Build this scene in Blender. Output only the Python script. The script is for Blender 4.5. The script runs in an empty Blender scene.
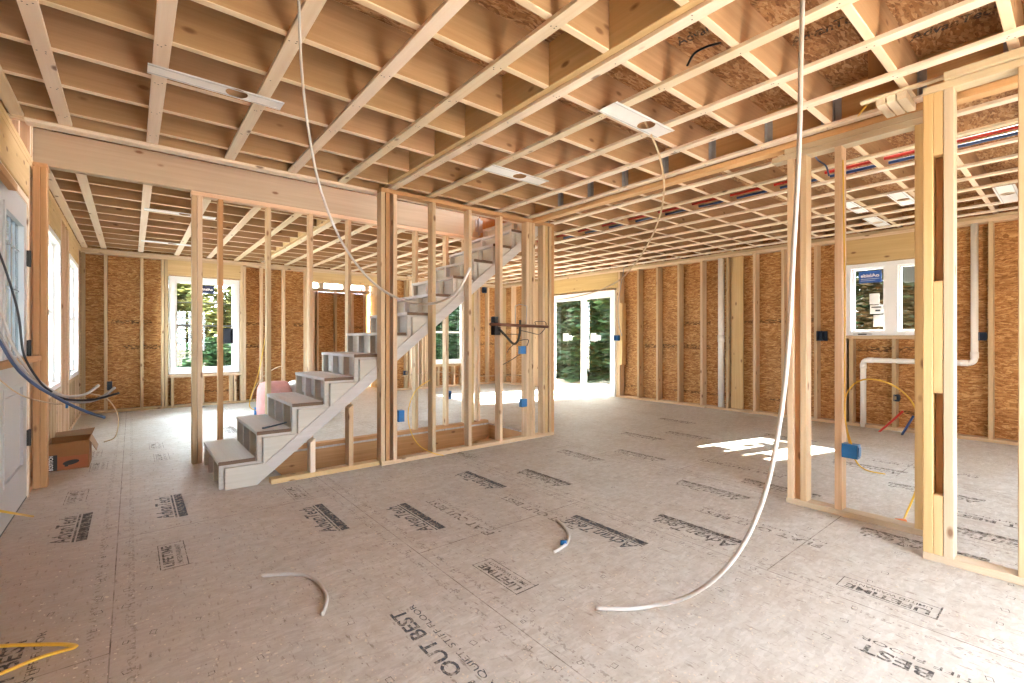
import bpy, bmesh, math, random
from mathutils import Vector, Matrix
random.seed(7)
S = bpy.context.scene
COL = S.collection

# ------------------------------------------------------------------ camera
FPX, YAW, HC = 467.2, math.radians(39.16), 1.12
cam_d = bpy.data.cameras.new('camera'); cam = bpy.data.objects.new('camera', cam_d); COL.objects.link(cam)
cam_d.sensor_fit = 'HORIZONTAL'; cam_d.sensor_width = 36.0; cam_d.lens = FPX / 1024 * 36.0
cam_d.shift_y = -(341.5 - 338.2) / 1024.0
cam_d.clip_start = 0.05; cam_d.clip_end = 300
cam.location = (0, 0, HC); cam.rotation_euler = (math.radians(90), 0, -YAW)
S.camera = cam

# ------------------------------------------------------------------ sky, sun, exposure
world = bpy.data.worlds.new('sky'); S.world = world; world.use_nodes = True
wn = world.node_tree; wn.nodes.clear()
wo = wn.nodes.new('ShaderNodeOutputWorld'); wb = wn.nodes.new('ShaderNodeBackground')
wb.inputs['Color'].default_value = (0.81, 0.915, 1.0, 1); wb.inputs['Strength'].default_value = 1.55
wn.links.new(wb.outputs[0], wo.inputs[0])
sun_d = bpy.data.lights.new('sun', 'SUN'); sun = bpy.data.objects.new('sun', sun_d); COL.objects.link(sun)
sun_d.energy = 6.0; sun_d.angle = math.radians(0.55); sun_d.color = (1.0, 0.95, 0.86)
sun.rotation_euler = Vector((-1.0, 0.25, -0.73)).to_track_quat('-Z', 'Y').to_euler()
sun.location = (20, -5, 15)
S.view_settings.view_transform = 'Standard'; S.view_settings.look = 'None'
S.view_settings.exposure = 4.62; S.view_settings.gamma = 1.0; S.view_settings.use_curve_mapping = False
S.cycles.max_bounces = 10; S.cycles.diffuse_bounces = 7; S.cycles.transparent_max_bounces = 16
S.cycles.use_denoising = True
S.cycles.sample_clamp_indirect = 6.0

# ------------------------------------------------------------------ camera maths for places read off the photograph
FW = Vector((math.sin(YAW), math.cos(YAW), 0)); RT = Vector((math.cos(YAW), -math.sin(YAW), 0)); CAM = Vector((0, 0, HC))
def ray(px, py): return FW + RT * ((px - 512) / FPX) + Vector((0, 0, (338.2 - py) / FPX))
def at_d(px, py, d): return CAM + ray(px, py) * d
def at_z(px, py, z=0.0): r = ray(px, py); return CAM + r * ((z - HC) / r.z)
def at_x(px, py, x): r = ray(px, py); return CAM + r * (x / r.x)
def at_y(px, py, y): r = ray(px, py); return CAM + r * (y / r.y)

# ------------------------------------------------------------------ materials
def new_mat(name):
    m = bpy.data.materials.new(name); m.use_nodes = True; nt = m.node_tree; nt.nodes.clear()
    out = nt.nodes.new('ShaderNodeOutputMaterial'); b = nt.nodes.new('ShaderNodeBsdfPrincipled')
    nt.links.new(b.outputs[0], out.inputs[0]); return m, nt, b
def N(nt, typ, **kw):
    n = nt.nodes.new(typ)
    for k, v in kw.items():
        if k in n.inputs: n.inputs[k].default_value = v
        else: setattr(n, k, v)
    return n
def mth(nt, op, a, b=None, c=None):
    n = nt.nodes.new('ShaderNodeMath'); n.operation = op
    for i, v in enumerate((a, b, c)):
        if v is None: continue
        if isinstance(v, (int, float)): n.inputs[i].default_value = v
        else: nt.links.new(v, n.inputs[i])
    return n.outputs[0]
def ramp(nt, fac, stops):
    r = nt.nodes.new('ShaderNodeValToRGB'); e = r.color_ramp.elements
    e[0].position, e[0].color = stops[0][0], (*stops[0][1], 1)
    e[1].position, e[1].color = stops[-1][0], (*stops[-1][1], 1)
    for p, c in stops[1:-1]:
        x = e.new(p); x.color = (*c, 1)
    nt.links.new(fac, r.inputs[0]); return r.outputs[0]
def mix(nt, fac, a, b, mode='MIX'):
    n = nt.nodes.new('ShaderNodeMix'); n.data_type = 'RGBA'; n.blend_type = mode
    for s, v in ((n.inputs[0], fac), (n.inputs[6], a), (n.inputs[7], b)):
        if isinstance(v, (int, float)): s.default_value = v
        elif isinstance(v, tuple): s.default_value = (*v, 1)
        else: nt.links.new(v, s)
    return n.outputs[2]
def plain(name, col, rough=0.5, metal=0.0, noise=0.0, spec=0.5):
    m, nt, b = new_mat(name)
    b.inputs['Base Color'].default_value = (*col, 1); b.inputs['Roughness'].default_value = rough; b.inputs['Metallic'].default_value = metal
    b.inputs['Specular IOR Level'].default_value = spec
    if noise:
        tc = N(nt, 'ShaderNodeTexCoord'); nz = N(nt, 'ShaderNodeTexNoise', Scale=14.0, Detail=4.0)
        nt.links.new(tc.outputs['Object'], nz.inputs['Vector'])
        c = mix(nt, nz.outputs[0], tuple(x * (1 - noise) for x in col), tuple(min(1, x * (1 + noise)) for x in col))
        nt.links.new(c, b.inputs['Base Color'])
    return m
def wood(axis, name, light, dark, knot=(0.16, 0.07, 0.03), hue=0.35, knots=True):
    """sawn lumber with grain running along one axis; every board gets its own shade and figure"""
    m, nt, b = new_mat(name)
    tc = N(nt, 'ShaderNodeTexCoord'); oi = N(nt, 'ShaderNodeObjectInfo')
    off = nt.nodes.new('ShaderNodeVectorMath'); off.operation = 'SCALE'; off.inputs[0].default_value = (37.0, 23.0, 51.0)
    nt.links.new(oi.outputs['Random'], off.inputs['Scale'])
    add = nt.nodes.new('ShaderNodeVectorMath'); add.operation = 'ADD'
    nt.links.new(tc.outputs['Object'], add.inputs[0]); nt.links.new(off.outputs[0], add.inputs[1])
    def mapped(along, across):
        sc = [across] * 3; sc['XYZ'.index(axis)] = along
        mp = N(nt, 'ShaderNodeMapping', Scale=tuple(sc)); nt.links.new(add.outputs[0], mp.inputs['Vector']); return mp.outputs[0]
    g = N(nt, 'ShaderNodeTexNoise', Scale=1.0, Detail=5.0, Roughness=0.6); nt.links.new(mapped(1.3, 42.0), g.inputs['Vector'])
    w = N(nt, 'ShaderNodeTexNoise', Scale=1.0, Detail=2.0); nt.links.new(mapped(0.7, 7.0), w.inputs['Vector'])
    f = mth(nt, 'ADD', mth(nt, 'MULTIPLY', g.outputs[0], 0.55), mth(nt, 'MULTIPLY', w.outputs[0], 0.45))
    col = ramp(nt, f, [(0.33, dark), (0.52, tuple((a + c) / 2 for a, c in zip(light, dark))), (0.66, light)])
    tone = mth(nt, 'MULTIPLY_ADD', oi.outputs['Random'], hue, 1.0 - hue * 0.62)
    tn = nt.nodes.new('ShaderNodeCombineColor'); nt.links.new(tone, tn.inputs[0]); nt.links.new(tone, tn.inputs[1])
    nt.links.new(mth(nt, 'MULTIPLY', tone, mth(nt, 'MULTIPLY_ADD', oi.outputs['Random'], 0.16, 0.92)), tn.inputs[2])
    col = mix(nt, 1.0, col, tn.outputs[0], 'MULTIPLY')
    if knots:
        v = N(nt, 'ShaderNodeTexVoronoi', Scale=1.0, Randomness=1.0); nt.links.new(mapped(4.0, 8.5), v.inputs['Vector'])
        k = N(nt, 'ShaderNodeMapRange'); k.inputs['From Min'].default_value = 0.07; k.inputs['From Max'].default_value = 0.15
        k.inputs['To Min'].default_value = 1.0; k.inputs['To Max'].default_value = 0.0
        nt.links.new(v.outputs['Distance'], k.inputs['Value'])
        vs = N(nt, 'ShaderNodeSeparateColor'); nt.links.new(v.outputs['Color'], vs.inputs[0])
        kk = mth(nt, 'MULTIPLY', k.outputs[0], mth(nt, 'GREATER_THAN', vs.outputs[0], 0.25))
        col = mix(nt, mth(nt, 'MULTIPLY', kk, 0.8), col, knot)
    nt.links.new(col, b.inputs['Base Color']); b.inputs['Roughness'].default_value = 0.62
    b.inputs['Specular IOR Level'].default_value = 0.25
    bp = N(nt, 'ShaderNodeBump', Strength=0.12, Distance=0.004); nt.links.new(f, bp.inputs['Height']); nt.links.new(bp.outputs[0], b.inputs['Normal'])
    return m
def osb(name, cols, across=('X', 'Z'), scale=1.0, gap=0.6, stamps=False, bump=0.25):
    """pressed strand board: thin flakes lying every way"""
    m, nt, b = new_mat(name)
    tc = N(nt, 'ShaderNodeTexCoord')
    sw = N(nt, 'ShaderNodeSeparateXYZ'); nt.links.new(tc.outputs['Object'], sw.inputs[0])
    cb = N(nt, 'ShaderNodeCombineXYZ')
    nt.links.new(sw.outputs[across[0]], cb.inputs[0]); nt.links.new(sw.outputs[across[1]], cb.inputs[1])
    def layer(rot, sx, sy, seed):
        mp = N(nt, 'ShaderNodeMapping', Rotation=(0, 0, rot), Scale=(sx * scale, sy * scale, 1.0), Location=(seed, seed * 1.7, 0))
        wob = N(nt, 'ShaderNodeTexNoise', Scale=5.0, Detail=1.0); nt.links.new(cb.outputs[0], wob.inputs['Vector'])
        ad = nt.nodes.new('ShaderNodeVectorMath'); ad.operation = 'MULTIPLY_ADD'; ad.inputs[1].default_value = (0.09, 0.09, 0)
        nt.links.new(wob.outputs['Color'], ad.inputs[0]); nt.links.new(cb.outputs[0], ad.inputs[2])
        nt.links.new(ad.outputs[0], mp.inputs['Vector'])
        v = N(nt, 'ShaderNodeTexVoronoi', Scale=1.0); nt.links.new(mp.outputs[0], v.inputs['Vector'])
        s = N(nt, 'ShaderNodeSeparateColor'); nt.links.new(v.outputs['Color'], s.inputs[0])
        return s.outputs[0], s.outputs[1], v.outputs['Distance']
    a, a2, ad_ = layer(0.3, 14, 52, 1.3); c, c2, cd = layer(-0.6, 16, 60, 4.1); e, e2, ed = layer(1.3, 17, 55, 8.7)
    pick = mth(nt, 'GREATER_THAN', a2, 0.45); pick2 = mth(nt, 'GREATER_THAN', c2, 0.62)
    def sel(p, x, y): return mth(nt, 'ADD', mth(nt, 'MULTIPLY', p, x), mth(nt, 'MULTIPLY', mth(nt, 'SUBTRACT', 1.0, p), y))
    f = sel(pick, a, sel(pick2, e, c))
    nz = N(nt, 'ShaderNodeTexNoise', Scale=1.4, Detail=5.0, Roughness=0.65); nt.links.new(cb.outputs[0], nz.inputs['Vector'])
    f2 = mth(nt, 'MULTIPLY_ADD', mth(nt, 'SUBTRACT', nz.outputs[0], 0.5), 0.7, f)
    col = ramp(nt, f2, [(0.0, cols[0]), (0.35, cols[1]), (0.7, cols[2]), (1.0, cols[3])])
    fine = N(nt, 'ShaderNodeTexNoise', Scale=70.0, Detail=3.0); nt.links.new(cb.outputs[0], fine.inputs['Vector'])
    dk = ramp(nt, fine.outputs[0], [(0.30, (1 - gap,) * 3), (0.46, (1.0, 1.0, 1.0))])
    col = mix(nt, 1.0, col, dk, 'MULTIPLY')
    if stamps:      # ink printed on the sheets in two narrow bands
        z = sw.outputs['Z']
        ink = N(nt, 'ShaderNodeTexNoise', Scale=1.0, Detail=3.0); im = N(nt, 'ShaderNodeMapping', Scale=(22, 70, 1)); nt.links.new(cb.outputs[0], im.inputs['Vector']); nt.links.new(im.outputs[0], ink.inputs['Vector'])
        big = N(nt, 'ShaderNodeTexNoise', Scale=1.3, Detail=0.0); nt.links.new(cb.outputs[0], big.inputs['Vector'])
        tot = None
        for zc, hw in ((1.37, 0.03), (0.98, 0.035), (0.22, 0.02)):
            bnd = mth(nt, 'LESS_THAN', mth(nt, 'ABSOLUTE', mth(nt, 'SUBTRACT', z, zc)), hw)
            tot = bnd if tot is None else mth(nt, 'ADD', tot, bnd)
        k = mth(nt, 'MULTIPLY', mth(nt, 'MULTIPLY', tot, mth(nt, 'GREATER_THAN', ink.outputs[0], 0.5)), mth(nt, 'GREATER_THAN', big.outputs[0], 0.5))
        col = mix(nt, mth(nt, 'MULTIPLY', k, 0.75), col, (0.05, 0.03, 0.02))
    nt.links.new(col, b.inputs['Base Color']); b.inputs['Roughness'].default_value = 0.7; b.inputs['Specular IOR Level'].default_value = 0.2
    bp = N(nt, 'ShaderNodeBump', Strength=bump, Distance=0.004); nt.links.new(f, bp.inputs['Height']); nt.links.new(bp.outputs[0], b.inputs['Normal'])
    return m, nt, b, col, cb

SPL, SPD = (0.70, 0.545, 0.37), (0.53, 0.375, 0.22)
WOOD = {a: wood(a, 'spruce_%s' % a.lower(), SPL, SPD) for a in 'XYZ'}
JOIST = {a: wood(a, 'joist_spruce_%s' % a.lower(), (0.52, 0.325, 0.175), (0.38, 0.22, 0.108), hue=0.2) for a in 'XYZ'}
STRAP = {a: wood(a, 'strapping_pine_%s' % a.lower(), (0.86, 0.75, 0.60), (0.74, 0.60, 0.44), hue=0.2) for a in 'XYZ'}
YEL = {a: wood(a, 'yellow_fir_%s' % a.lower(), (0.66, 0.485, 0.255), (0.53, 0.365, 0.165), hue=0.2) for a in 'XYZ'}
BROWN = {a: wood(a, 'brown_fir_%s' % a.lower(), (0.60, 0.36, 0.18), (0.42, 0.23, 0.10), hue=0.25) for a in 'XYZ'}
WHITEW = {a: wood(a, 'pale_plywood_%s' % a.lower(), (0.60, 0.575, 0.535), (0.51, 0.48, 0.435), hue=0.03, knots=False) for a in 'XYZ'}
EDGE = {a: wood(a, 'floor_lit_edge_%s' % a.lower(), (0.84, 0.69, 0.51), (0.74, 0.57, 0.39), hue=0.12, knots=False) for a in 'XYZ'}  # joist edges, paled to carry the light thrown up by the floor
CORE = plain('brown_board_core', (0.16, 0.10, 0.065), 0.8)
PALE = {a: wood(a, 'pale_spruce_%s' % a.lower(), (0.58, 0.49, 0.36), (0.48, 0.39, 0.27), hue=0.08) for a in 'XYZ'}
TREAD = {a: wood(a, 'grey_tread_board_%s' % a.lower(), (0.66, 0.665, 0.67), (0.56, 0.56, 0.56), hue=0.06, knots=False) for a in 'XYZ'}
RIM = {a: wood(a, 'rim_board_%s' % a.lower(), (0.50, 0.43, 0.30), (0.42, 0.35, 0.235), hue=0.05) for a in 'XYZ'}
LVL = {a: wood(a, 'laminated_veneer_%s' % a.lower(), (0.72, 0.46, 0.24), (0.55, 0.31, 0.14), hue=0.15, knots=False) for a in 'XYZ'}
OC = [(0.30, 0.135, 0.048), (0.42, 0.205, 0.075), (0.52, 0.275, 0.105), (0.66, 0.41, 0.185)]
OSB_XZ = osb('strand_board_facing_y', OC, ('X', 'Z'), scale=1.5, gap=0.42, stamps=True, bump=0.1)[0]
OSB_YZ = osb('strand_board_facing_x', OC, ('Y', 'Z'), scale=1.5, gap=0.42, stamps=True, bump=0.1)[0]
OSB_XY = osb('strand_board_overhead', [(0.24, 0.11, 0.05), (0.38, 0.19, 0.08), (0.48, 0.27, 0.13), (0.58, 0.37, 0.2)], ('X', 'Y'), scale=1.4, gap=0.4)[0]

# subfloor: pale worn panels with seams, nailing pattern and dirt
FLOOR, nt, b, fcol, cb = osb('subfloor_panel', [(0.47, 0.455, 0.43), (0.54, 0.53, 0.505), (0.58, 0.57, 0.545), (0.645, 0.64, 0.62)], ('X', 'Y'), scale=1.3, gap=0.16, bump=0.03)
sx = N(nt, 'ShaderNodeSeparateXYZ'); nt.links.new(cb.outputs[0], sx.inputs[0])
def near_line(v, origin, period, half):
    fr = mth(nt, 'FRACT', mth(nt, 'DIVIDE', mth(nt, 'SUBTRACT', v, origin - period / 2), period))
    return mth(nt, 'LESS_THAN', mth(nt, 'ABSOLUTE', mth(nt, 'SUBTRACT', fr, 0.5)), half / period)
row = mth(nt, 'FLOOR', mth(nt, 'DIVIDE', mth(nt, 'ADD', sx.outputs[0], 0.06), 1.219))
ysh = mth(nt, 'ADD', sx.outputs[1], mth(nt, 'MULTIPLY', mth(nt, 'MODULO', mth(nt, 'ADD', row, 10.0), 2.0), 1.219))
seam = mth(nt, 'MAXIMUM', near_line(sx.outputs[0], -0.06, 1.219, 0.0022), near_line(ysh, 3.41, 2.438, 0.0025))
dirt = N(nt, 'ShaderNodeTexNoise', Scale=2.6, Detail=8.0, Roughness=0.72); nt.links.new(cb.outputs[0], dirt.inputs['Vector'])
mot = N(nt, 'ShaderNodeTexNoise', Scale=17.0, Detail=6.0, Roughness=0.65); nt.links.new(cb.outputs[0], mot.inputs['Vector'])
dstr = N(nt, 'ShaderNodeTexNoise', Scale=1.0, Detail=6.0, Roughness=0.6); dm = N(nt, 'ShaderNodeMapping', Scale=(60, 15, 1), Rotation=(0, 0, 0.12)); nt.links.new(cb.outputs[0], dm.inputs['Vector']); nt.links.new(dm.outputs[0], dstr.inputs['Vector'])
fcol = mix(nt, 0.35, fcol, (0.575, 0.57, 0.55))
fcol = mix(nt, ramp(nt, mot.outputs[0], [(0.40, (0, 0, 0)), (0.72, (0.6,) * 3)]), fcol, (0.41, 0.37, 0.325))
# browner patch by the left wall, towards the entry door
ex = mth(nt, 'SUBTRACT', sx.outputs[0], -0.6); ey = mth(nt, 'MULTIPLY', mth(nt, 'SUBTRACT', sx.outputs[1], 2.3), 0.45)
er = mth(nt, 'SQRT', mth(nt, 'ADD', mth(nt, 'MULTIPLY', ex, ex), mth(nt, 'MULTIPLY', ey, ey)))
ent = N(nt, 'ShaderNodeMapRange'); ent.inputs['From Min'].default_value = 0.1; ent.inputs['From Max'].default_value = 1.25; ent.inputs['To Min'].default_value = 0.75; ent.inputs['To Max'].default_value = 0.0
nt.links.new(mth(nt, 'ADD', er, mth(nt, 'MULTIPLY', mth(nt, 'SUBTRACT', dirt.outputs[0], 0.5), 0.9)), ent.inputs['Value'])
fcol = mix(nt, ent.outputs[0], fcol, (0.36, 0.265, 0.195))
c1 = mix(nt, mth(nt, 'MULTIPLY', ramp(nt, dirt.outputs[0], [(0.48, (0, 0, 0)), (0.74, (1, 1, 1))]), 0.5), fcol, (0.35, 0.28, 0.22))
c1 = mix(nt, mth(nt, 'MULTIPLY', ramp(nt, dstr.outputs[0], [(0.585, (0, 0, 0)), (0.70, (1, 1, 1))]), 0.6), c1, (0.15, 0.105, 0.075))
spots = N(nt, 'ShaderNodeTexVoronoi', Scale=55.0); nt.links.new(cb.outputs[0], spots.inputs['Vector'])
sps = N(nt, 'ShaderNodeSeparateColor'); nt.links.new(spots.outputs['Color'], sps.inputs[0])
c1 = mix(nt, mth(nt, 'MULTIPLY', mth(nt, 'LESS_THAN', spots.outputs['Distance'], 0.16), mth(nt, 'MULTIPLY', mth(nt, 'GREATER_THAN', sps.outputs[0], 0.86), 0.65)), c1, (0.10, 0.075, 0.06))
c1 = mix(nt, mth(nt, 'MULTIPLY', mth(nt, 'LESS_THAN', spots.outputs['Distance'], 0.13), mth(nt, 'MULTIPLY', mth(nt, 'LESS_THAN', sps.outputs[0], 0.10), 0.7)), c1, (0.70, 0.64, 0.55))
seam_soft = N(nt, 'ShaderNodeTexNoise', Scale=7.0, Detail=4.0, Roughness=0.7); nt.links.new(cb.outputs[0], seam_soft.inputs['Vector'])
c1 = mix(nt, mth(nt, 'MULTIPLY', seam, mth(nt, 'MULTIPLY_ADD', seam_soft.outputs[0], 2.6, -0.75)), c1, (0.09, 0.06, 0.045))
nailrow = mth(nt, 'MAXIMUM', near_line(sx.outputs[0], -0.06 + 0.06, 1.219, 0.012), near_line(sx.outputs[0], -0.06 - 0.06, 1.219, 0.012))
spk = N(nt, 'ShaderNodeTexNoise', Scale=60.0, Detail=4.0); nt.links.new(cb.outputs[0], spk.inputs['Vector'])
c1 = mix(nt, mth(nt, 'MULTIPLY', nailrow, mth(nt, 'MULTIPLY', mth(nt, 'GREATER_THAN', spk.outputs[0], 0.55), 0.4)), c1, (0.10, 0.07, 0.05))
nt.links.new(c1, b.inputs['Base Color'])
b.inputs['Roughness'].default_value = 0.55; b.inputs['Specular IOR Level'].default_value = 0.35

def ink_mat(name, col, wear):
    m, nt, b = new_mat(name); out = [n for n in nt.nodes if n.type == 'OUTPUT_MATERIAL'][0]
    b.inputs['Base Color'].default_value = (*col, 1); b.inputs['Roughness'].default_value = 0.7
    tr = N(nt, 'ShaderNodeBsdfTransparent'); ms = N(nt, 'ShaderNodeMixShader')
    tc = N(nt, 'ShaderNodeTexCoord'); nz = N(nt, 'ShaderNodeTexNoise', Scale=38.0, Detail=5.0, Roughness=0.75)
    nt.links.new(tc.outputs['Object'], nz.inputs['Vector'])
    f = ramp(nt, nz.outputs[0], [(wear - 0.12, (0, 0, 0)), (wear + 0.10, (0.92,) * 3)])
    nt.links.new(f, ms.inputs[0]); nt.links.new(tr.outputs[0], ms.inputs[1]); nt.links.new(b.outputs[0], ms.inputs[2]); nt.links.new(ms.outputs[0], out.inputs[0])
    return m
INK = ink_mat('worn_black_ink', (0.06, 0.058, 0.06), 0.47)
INKB = ink_mat('worn_blue_black_ink', (0.06, 0.08, 0.11), 0.455)
INK2 = ink_mat('faded_black_ink', (0.10, 0.085, 0.075), 0.53)

VINYL = plain('white_vinyl', (0.84, 0.85, 0.86), 0.35)
PVC = plain('white_pvc', (0.83, 0.82, 0.80), 0.32)
PEXW = plain('white_tubing', (0.50, 0.49, 0.475), 0.4)
PEXR = plain('red_tubing', (0.55, 0.03, 0.02), 0.4); PEXB = plain('blue_tubing', (0.03, 0.07, 0.22), 0.4)
BOXB = plain('blue_plastic', (0.015, 0.15, 0.42), 0.45, noise=0.15); BOXD = plain('dark_blue_plastic', (0.01, 0.03, 0.07), 0.5)
BLACK = plain('black_metal', (0.015, 0.014, 0.013), 0.5); COPPER = plain('dark_brown_pipe', (0.12, 0.045, 0.025), 0.45, metal=0.4)
GALV = plain('galvanised_steel', (0.62, 0.63, 0.64), 0.38, metal=0.75, noise=0.12); GALVD = plain('dull_steel_hanger', (0.33, 0.34, 0.35), 0.5, metal=0.3, noise=0.3)
PLATE = plain('bright_zinc_plate', (0.86, 0.87, 0.87), 0.4, noise=0.04)
ROMY = plain('yellow_cable_jacket', (0.70, 0.44, 0.05), 0.45); ROMW = plain('tan_cable_jacket', (0.55, 0.43, 0.28), 0.5); ROMG = plain('grey_cable_jacket', (0.32, 0.32, 0.33), 0.45)
ROMK = plain('black_cable_jacket', (0.02, 0.022, 0.03), 0.4); ROMB = plain('slate_blue_cable_jacket', (0.06, 0.10, 0.20), 0.4); ROMS = plain('pale_grey_cable_jacket', (0.50, 0.48, 0.45), 0.45)
DOORW = plain('painted_door_white', (0.44, 0.445, 0.45), 0.45); CARD = plain('brown_cardboard', (0.27, 0.115, 0.035), 0.75, noise=0.08); CARDI = plain('cardboard_inside', (0.33, 0.21, 0.12), 0.8)
CARDR = plain('printed_red_patch', (0.34, 0.10, 0.035), 0.7)
BLUESIGN = plain('blue_sticker', (0.015, 0.09, 0.36), 0.5); WHITEP = plain('white_paper', (0.85, 0.85, 0.84), 0.6); NAVY = plain('navy_sticker', (0.012, 0.025, 0.09), 0.5)
PINK = plain('pink_fibre', (0.50, 0.25, 0.235), 0.9, noise=0.25); CONC = plain('concrete', (0.35, 0.33, 0.31), 0.85, noise=0.15)
ORANGE = plain('orange_plastic', (0.85, 0.22, 0.05), 0.4); FILM = plain('clear_film', (0.75, 0.78, 0.78), 0.3)
GRASS = plain('grass_ground', (0.11, 0.13, 0.045), 0.9, noise=0.5); DIRTG = plain('bare_soil', (0.22, 0.16, 0.11), 0.95, noise=0.35)
SAND = plain('sandy_building_ground', (0.50, 0.42, 0.33), 0.95, noise=0.2)
GRILLE = plain('grey_grille', (0.10, 0.10, 0.10), 0.5)
FILMC = plain('grey_clear_film', (0.22, 0.25, 0.25), 0.25)
BARK = plain('tree_bark', (0.11, 0.085, 0.06), 0.9, noise=0.3); TOOL = plain('slate_blue_steel', (0.10, 0.16, 0.22), 0.4, metal=0.4)
HOUSE = plain('pale_siding', (0.45, 0.40, 0.36), 0.7)
def leaf_mat(name, c0, c1):
    m, nt, b = new_mat(name); g = N(nt, 'ShaderNodeNewGeometry')
    col = mix(nt, g.outputs['Random Per Island'], c0, c1); nt.links.new(col, b.inputs['Base Color']); b.inputs['Roughness'].default_value = 0.7
    b.inputs['Specular IOR Level'].default_value = 0.15
    return m
LEAF_G = leaf_mat('evergreen_needles', (0.004, 0.012, 0.004), (0.020, 0.052, 0.016)); LEAF_Y = leaf_mat('yellow_green_leaves', (0.02, 0.028, 0.006), (0.085, 0.085, 0.022)); LEAF_A = leaf_mat('autumn_leaves', (0.008, 0.014, 0.005), (0.045, 0.03, 0.012))
def glass_mat(name, tint):
    m, nt, b = new_mat(name); out = [n for n in nt.nodes if n.type == 'OUTPUT_MATERIAL'][0]
    gl = N(nt, 'ShaderNodeBsdfGlossy', Roughness=0.02); tr = N(nt, 'ShaderNodeBsdfTransparent'); tr.inputs[0].default_value = (*tint, 1)
    fr = N(nt, 'ShaderNodeFresnel', IOR=1.35); ms = N(nt, 'ShaderNodeMixShader')
    nt.links.new(fr.outputs[0], ms.inputs[0]); nt.links.new(tr.outputs[0], ms.inputs[1]); nt.links.new(gl.outputs[0], ms.inputs[2]); nt.links.new(ms.outputs[0], out.inputs[0])
    return m
GLASS = glass_mat('window_glass', (0.95, 0.97, 0.96)); GLASSD = glass_mat('obscured_door_glass', (0.40, 0.45, 0.47))

# ------------------------------------------------------------------ building helpers
def tag(o, label, cat, group=None, kind=None):
    if label: o['label'] = label
    if cat: o['category'] = cat
    if group: o['group'] = group
    if kind: o['kind'] = kind
    return o
def thing(name, label, cat, loc=(0, 0, 0), group=None, kind=None):
    o = bpy.data.objects.new(name, None); COL.objects.link(o); o.location = loc; o.empty_display_size = 0.05
    return tag(o, label, cat, group, kind)
def root_loc(p):
    v = Vector((0, 0, 0))
    while p is not None: v += p.location; p = p.parent
    return v
def obj(name, bm, m, parent=None, smooth=False):
    """bm is in world coordinates; the object's origin stays at its parent's"""
    if parent is not None: bmesh.ops.translate(bm, verts=bm.verts, vec=-root_loc(parent))
    me = bpy.data.meshes.new(name); bm.to_mesh(me); bm.free()
    if isinstance(m, (list, tuple)):
        for x in m: me.materials.append(x)
    else: me.materials.append(m)
    if smooth:
        for p in me.polygons: p.use_smooth = True
    o = bpy.data.objects.new(name, me); COL.objects.link(o)
    if parent is not None: o.parent = parent
    return o
def add_box(bm, x0, x1, y0, y1, z0, z1, mi=0):
    v = [bm.verts.new(p) for p in ((x0, y0, z0), (x1, y0, z0), (x1, y1, z0), (x0, y1, z0), (x0, y0, z1), (x1, y0, z1), (x1, y1, z1), (x0, y1, z1))]
    for q in ((0, 3, 2, 1), (4, 5, 6, 7), (0, 1, 5, 4), (1, 2, 6, 5), (2, 3, 7, 6), (3, 0, 4, 7)):
        bm.faces.new([v[i] for i in q]).material_index = mi
    return v
def add_bar(bm, x0, x1, y0, y1, z0, z1, e=0.003):
    """axis-aligned board with eased long edges"""
    d = (x1 - x0, y1 - y0, z1 - z0); a = max(range(3), key=lambda i: d[i]); u, w = [i for i in range(3) if i != a]
    lo, hi = (x0, y0, z0), (x1, y1, z1); e = min(e, d[u] * 0.3, d[w] * 0.3)
    prof = [(lo[u] + e, lo[w]), (hi[u] - e, lo[w]), (hi[u], lo[w] + e), (hi[u], hi[w] - e), (hi[u] - e, hi[w]), (lo[u] + e, hi[w]), (lo[u], hi[w] - e), (lo[u], lo[w] + e)]
    rings = []
    for t in (lo[a], hi[a]):
        r = []
        for p in prof:
            c = [0, 0, 0]; c[a] = t; c[u], c[w] = p; r.append(bm.verts.new(c))
        rings.append(r)
    for i in range(8):
        bm.faces.new((rings[0][i], rings[0][(i + 1) % 8], rings[1][(i + 1) % 8], rings[1][i]))
    bm.faces.new(rings[0][::-1]); bm.faces.new(rings[1])
    bmesh.ops.recalc_face_normals(bm, faces=bm.faces)
    return 'XYZ'[a]
def bar(name, x0, x1, y0, y1, z0, z1, pal=None, parent=None, e=0.003):
    bm = bmesh.new(); a = add_bar(bm, x0, x1, y0, y1, z0, z1, e)
    pal = pal or WOOD
    if pal is JOIST or pal is TREAD:        # joists: light off the floor is painted in, pale edges on darker faces; treads show a brown core on their cut ends
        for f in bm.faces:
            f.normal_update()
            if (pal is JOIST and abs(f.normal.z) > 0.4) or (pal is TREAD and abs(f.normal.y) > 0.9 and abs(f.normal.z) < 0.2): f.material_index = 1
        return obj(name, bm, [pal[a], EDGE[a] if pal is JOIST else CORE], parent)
    return obj(name, bm, pal[a] if isinstance(pal, dict) else pal, parent)
def box(name, x0, x1, y0, y1, z0, z1, m, parent=None):
    bm = bmesh.new(); add_box(bm, x0, x1, y0, y1, z0, z1); return obj(name, bm, m, parent)
def spline(pts, k=6):
    pts = [Vector(p) for p in pts]
    if len(pts) < 3: return pts
    P = [pts[0] * 2 - pts[1]] + pts + [pts[-1] * 2 - pts[-2]]; out = []
    for i in range(1, len(P) - 2):
        for j in range(k):
            t = j / k; a, b_, c, d = P[i - 1], P[i], P[i + 1], P[i + 2]
            out.append(0.5 * ((2 * b_) + (c - a) * t + (2 * a - 5 * b_ + 4 * c - d) * t * t + (3 * b_ - a - 3 * c + d) * t ** 3))
    out.append(pts[-1]); return out
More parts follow.
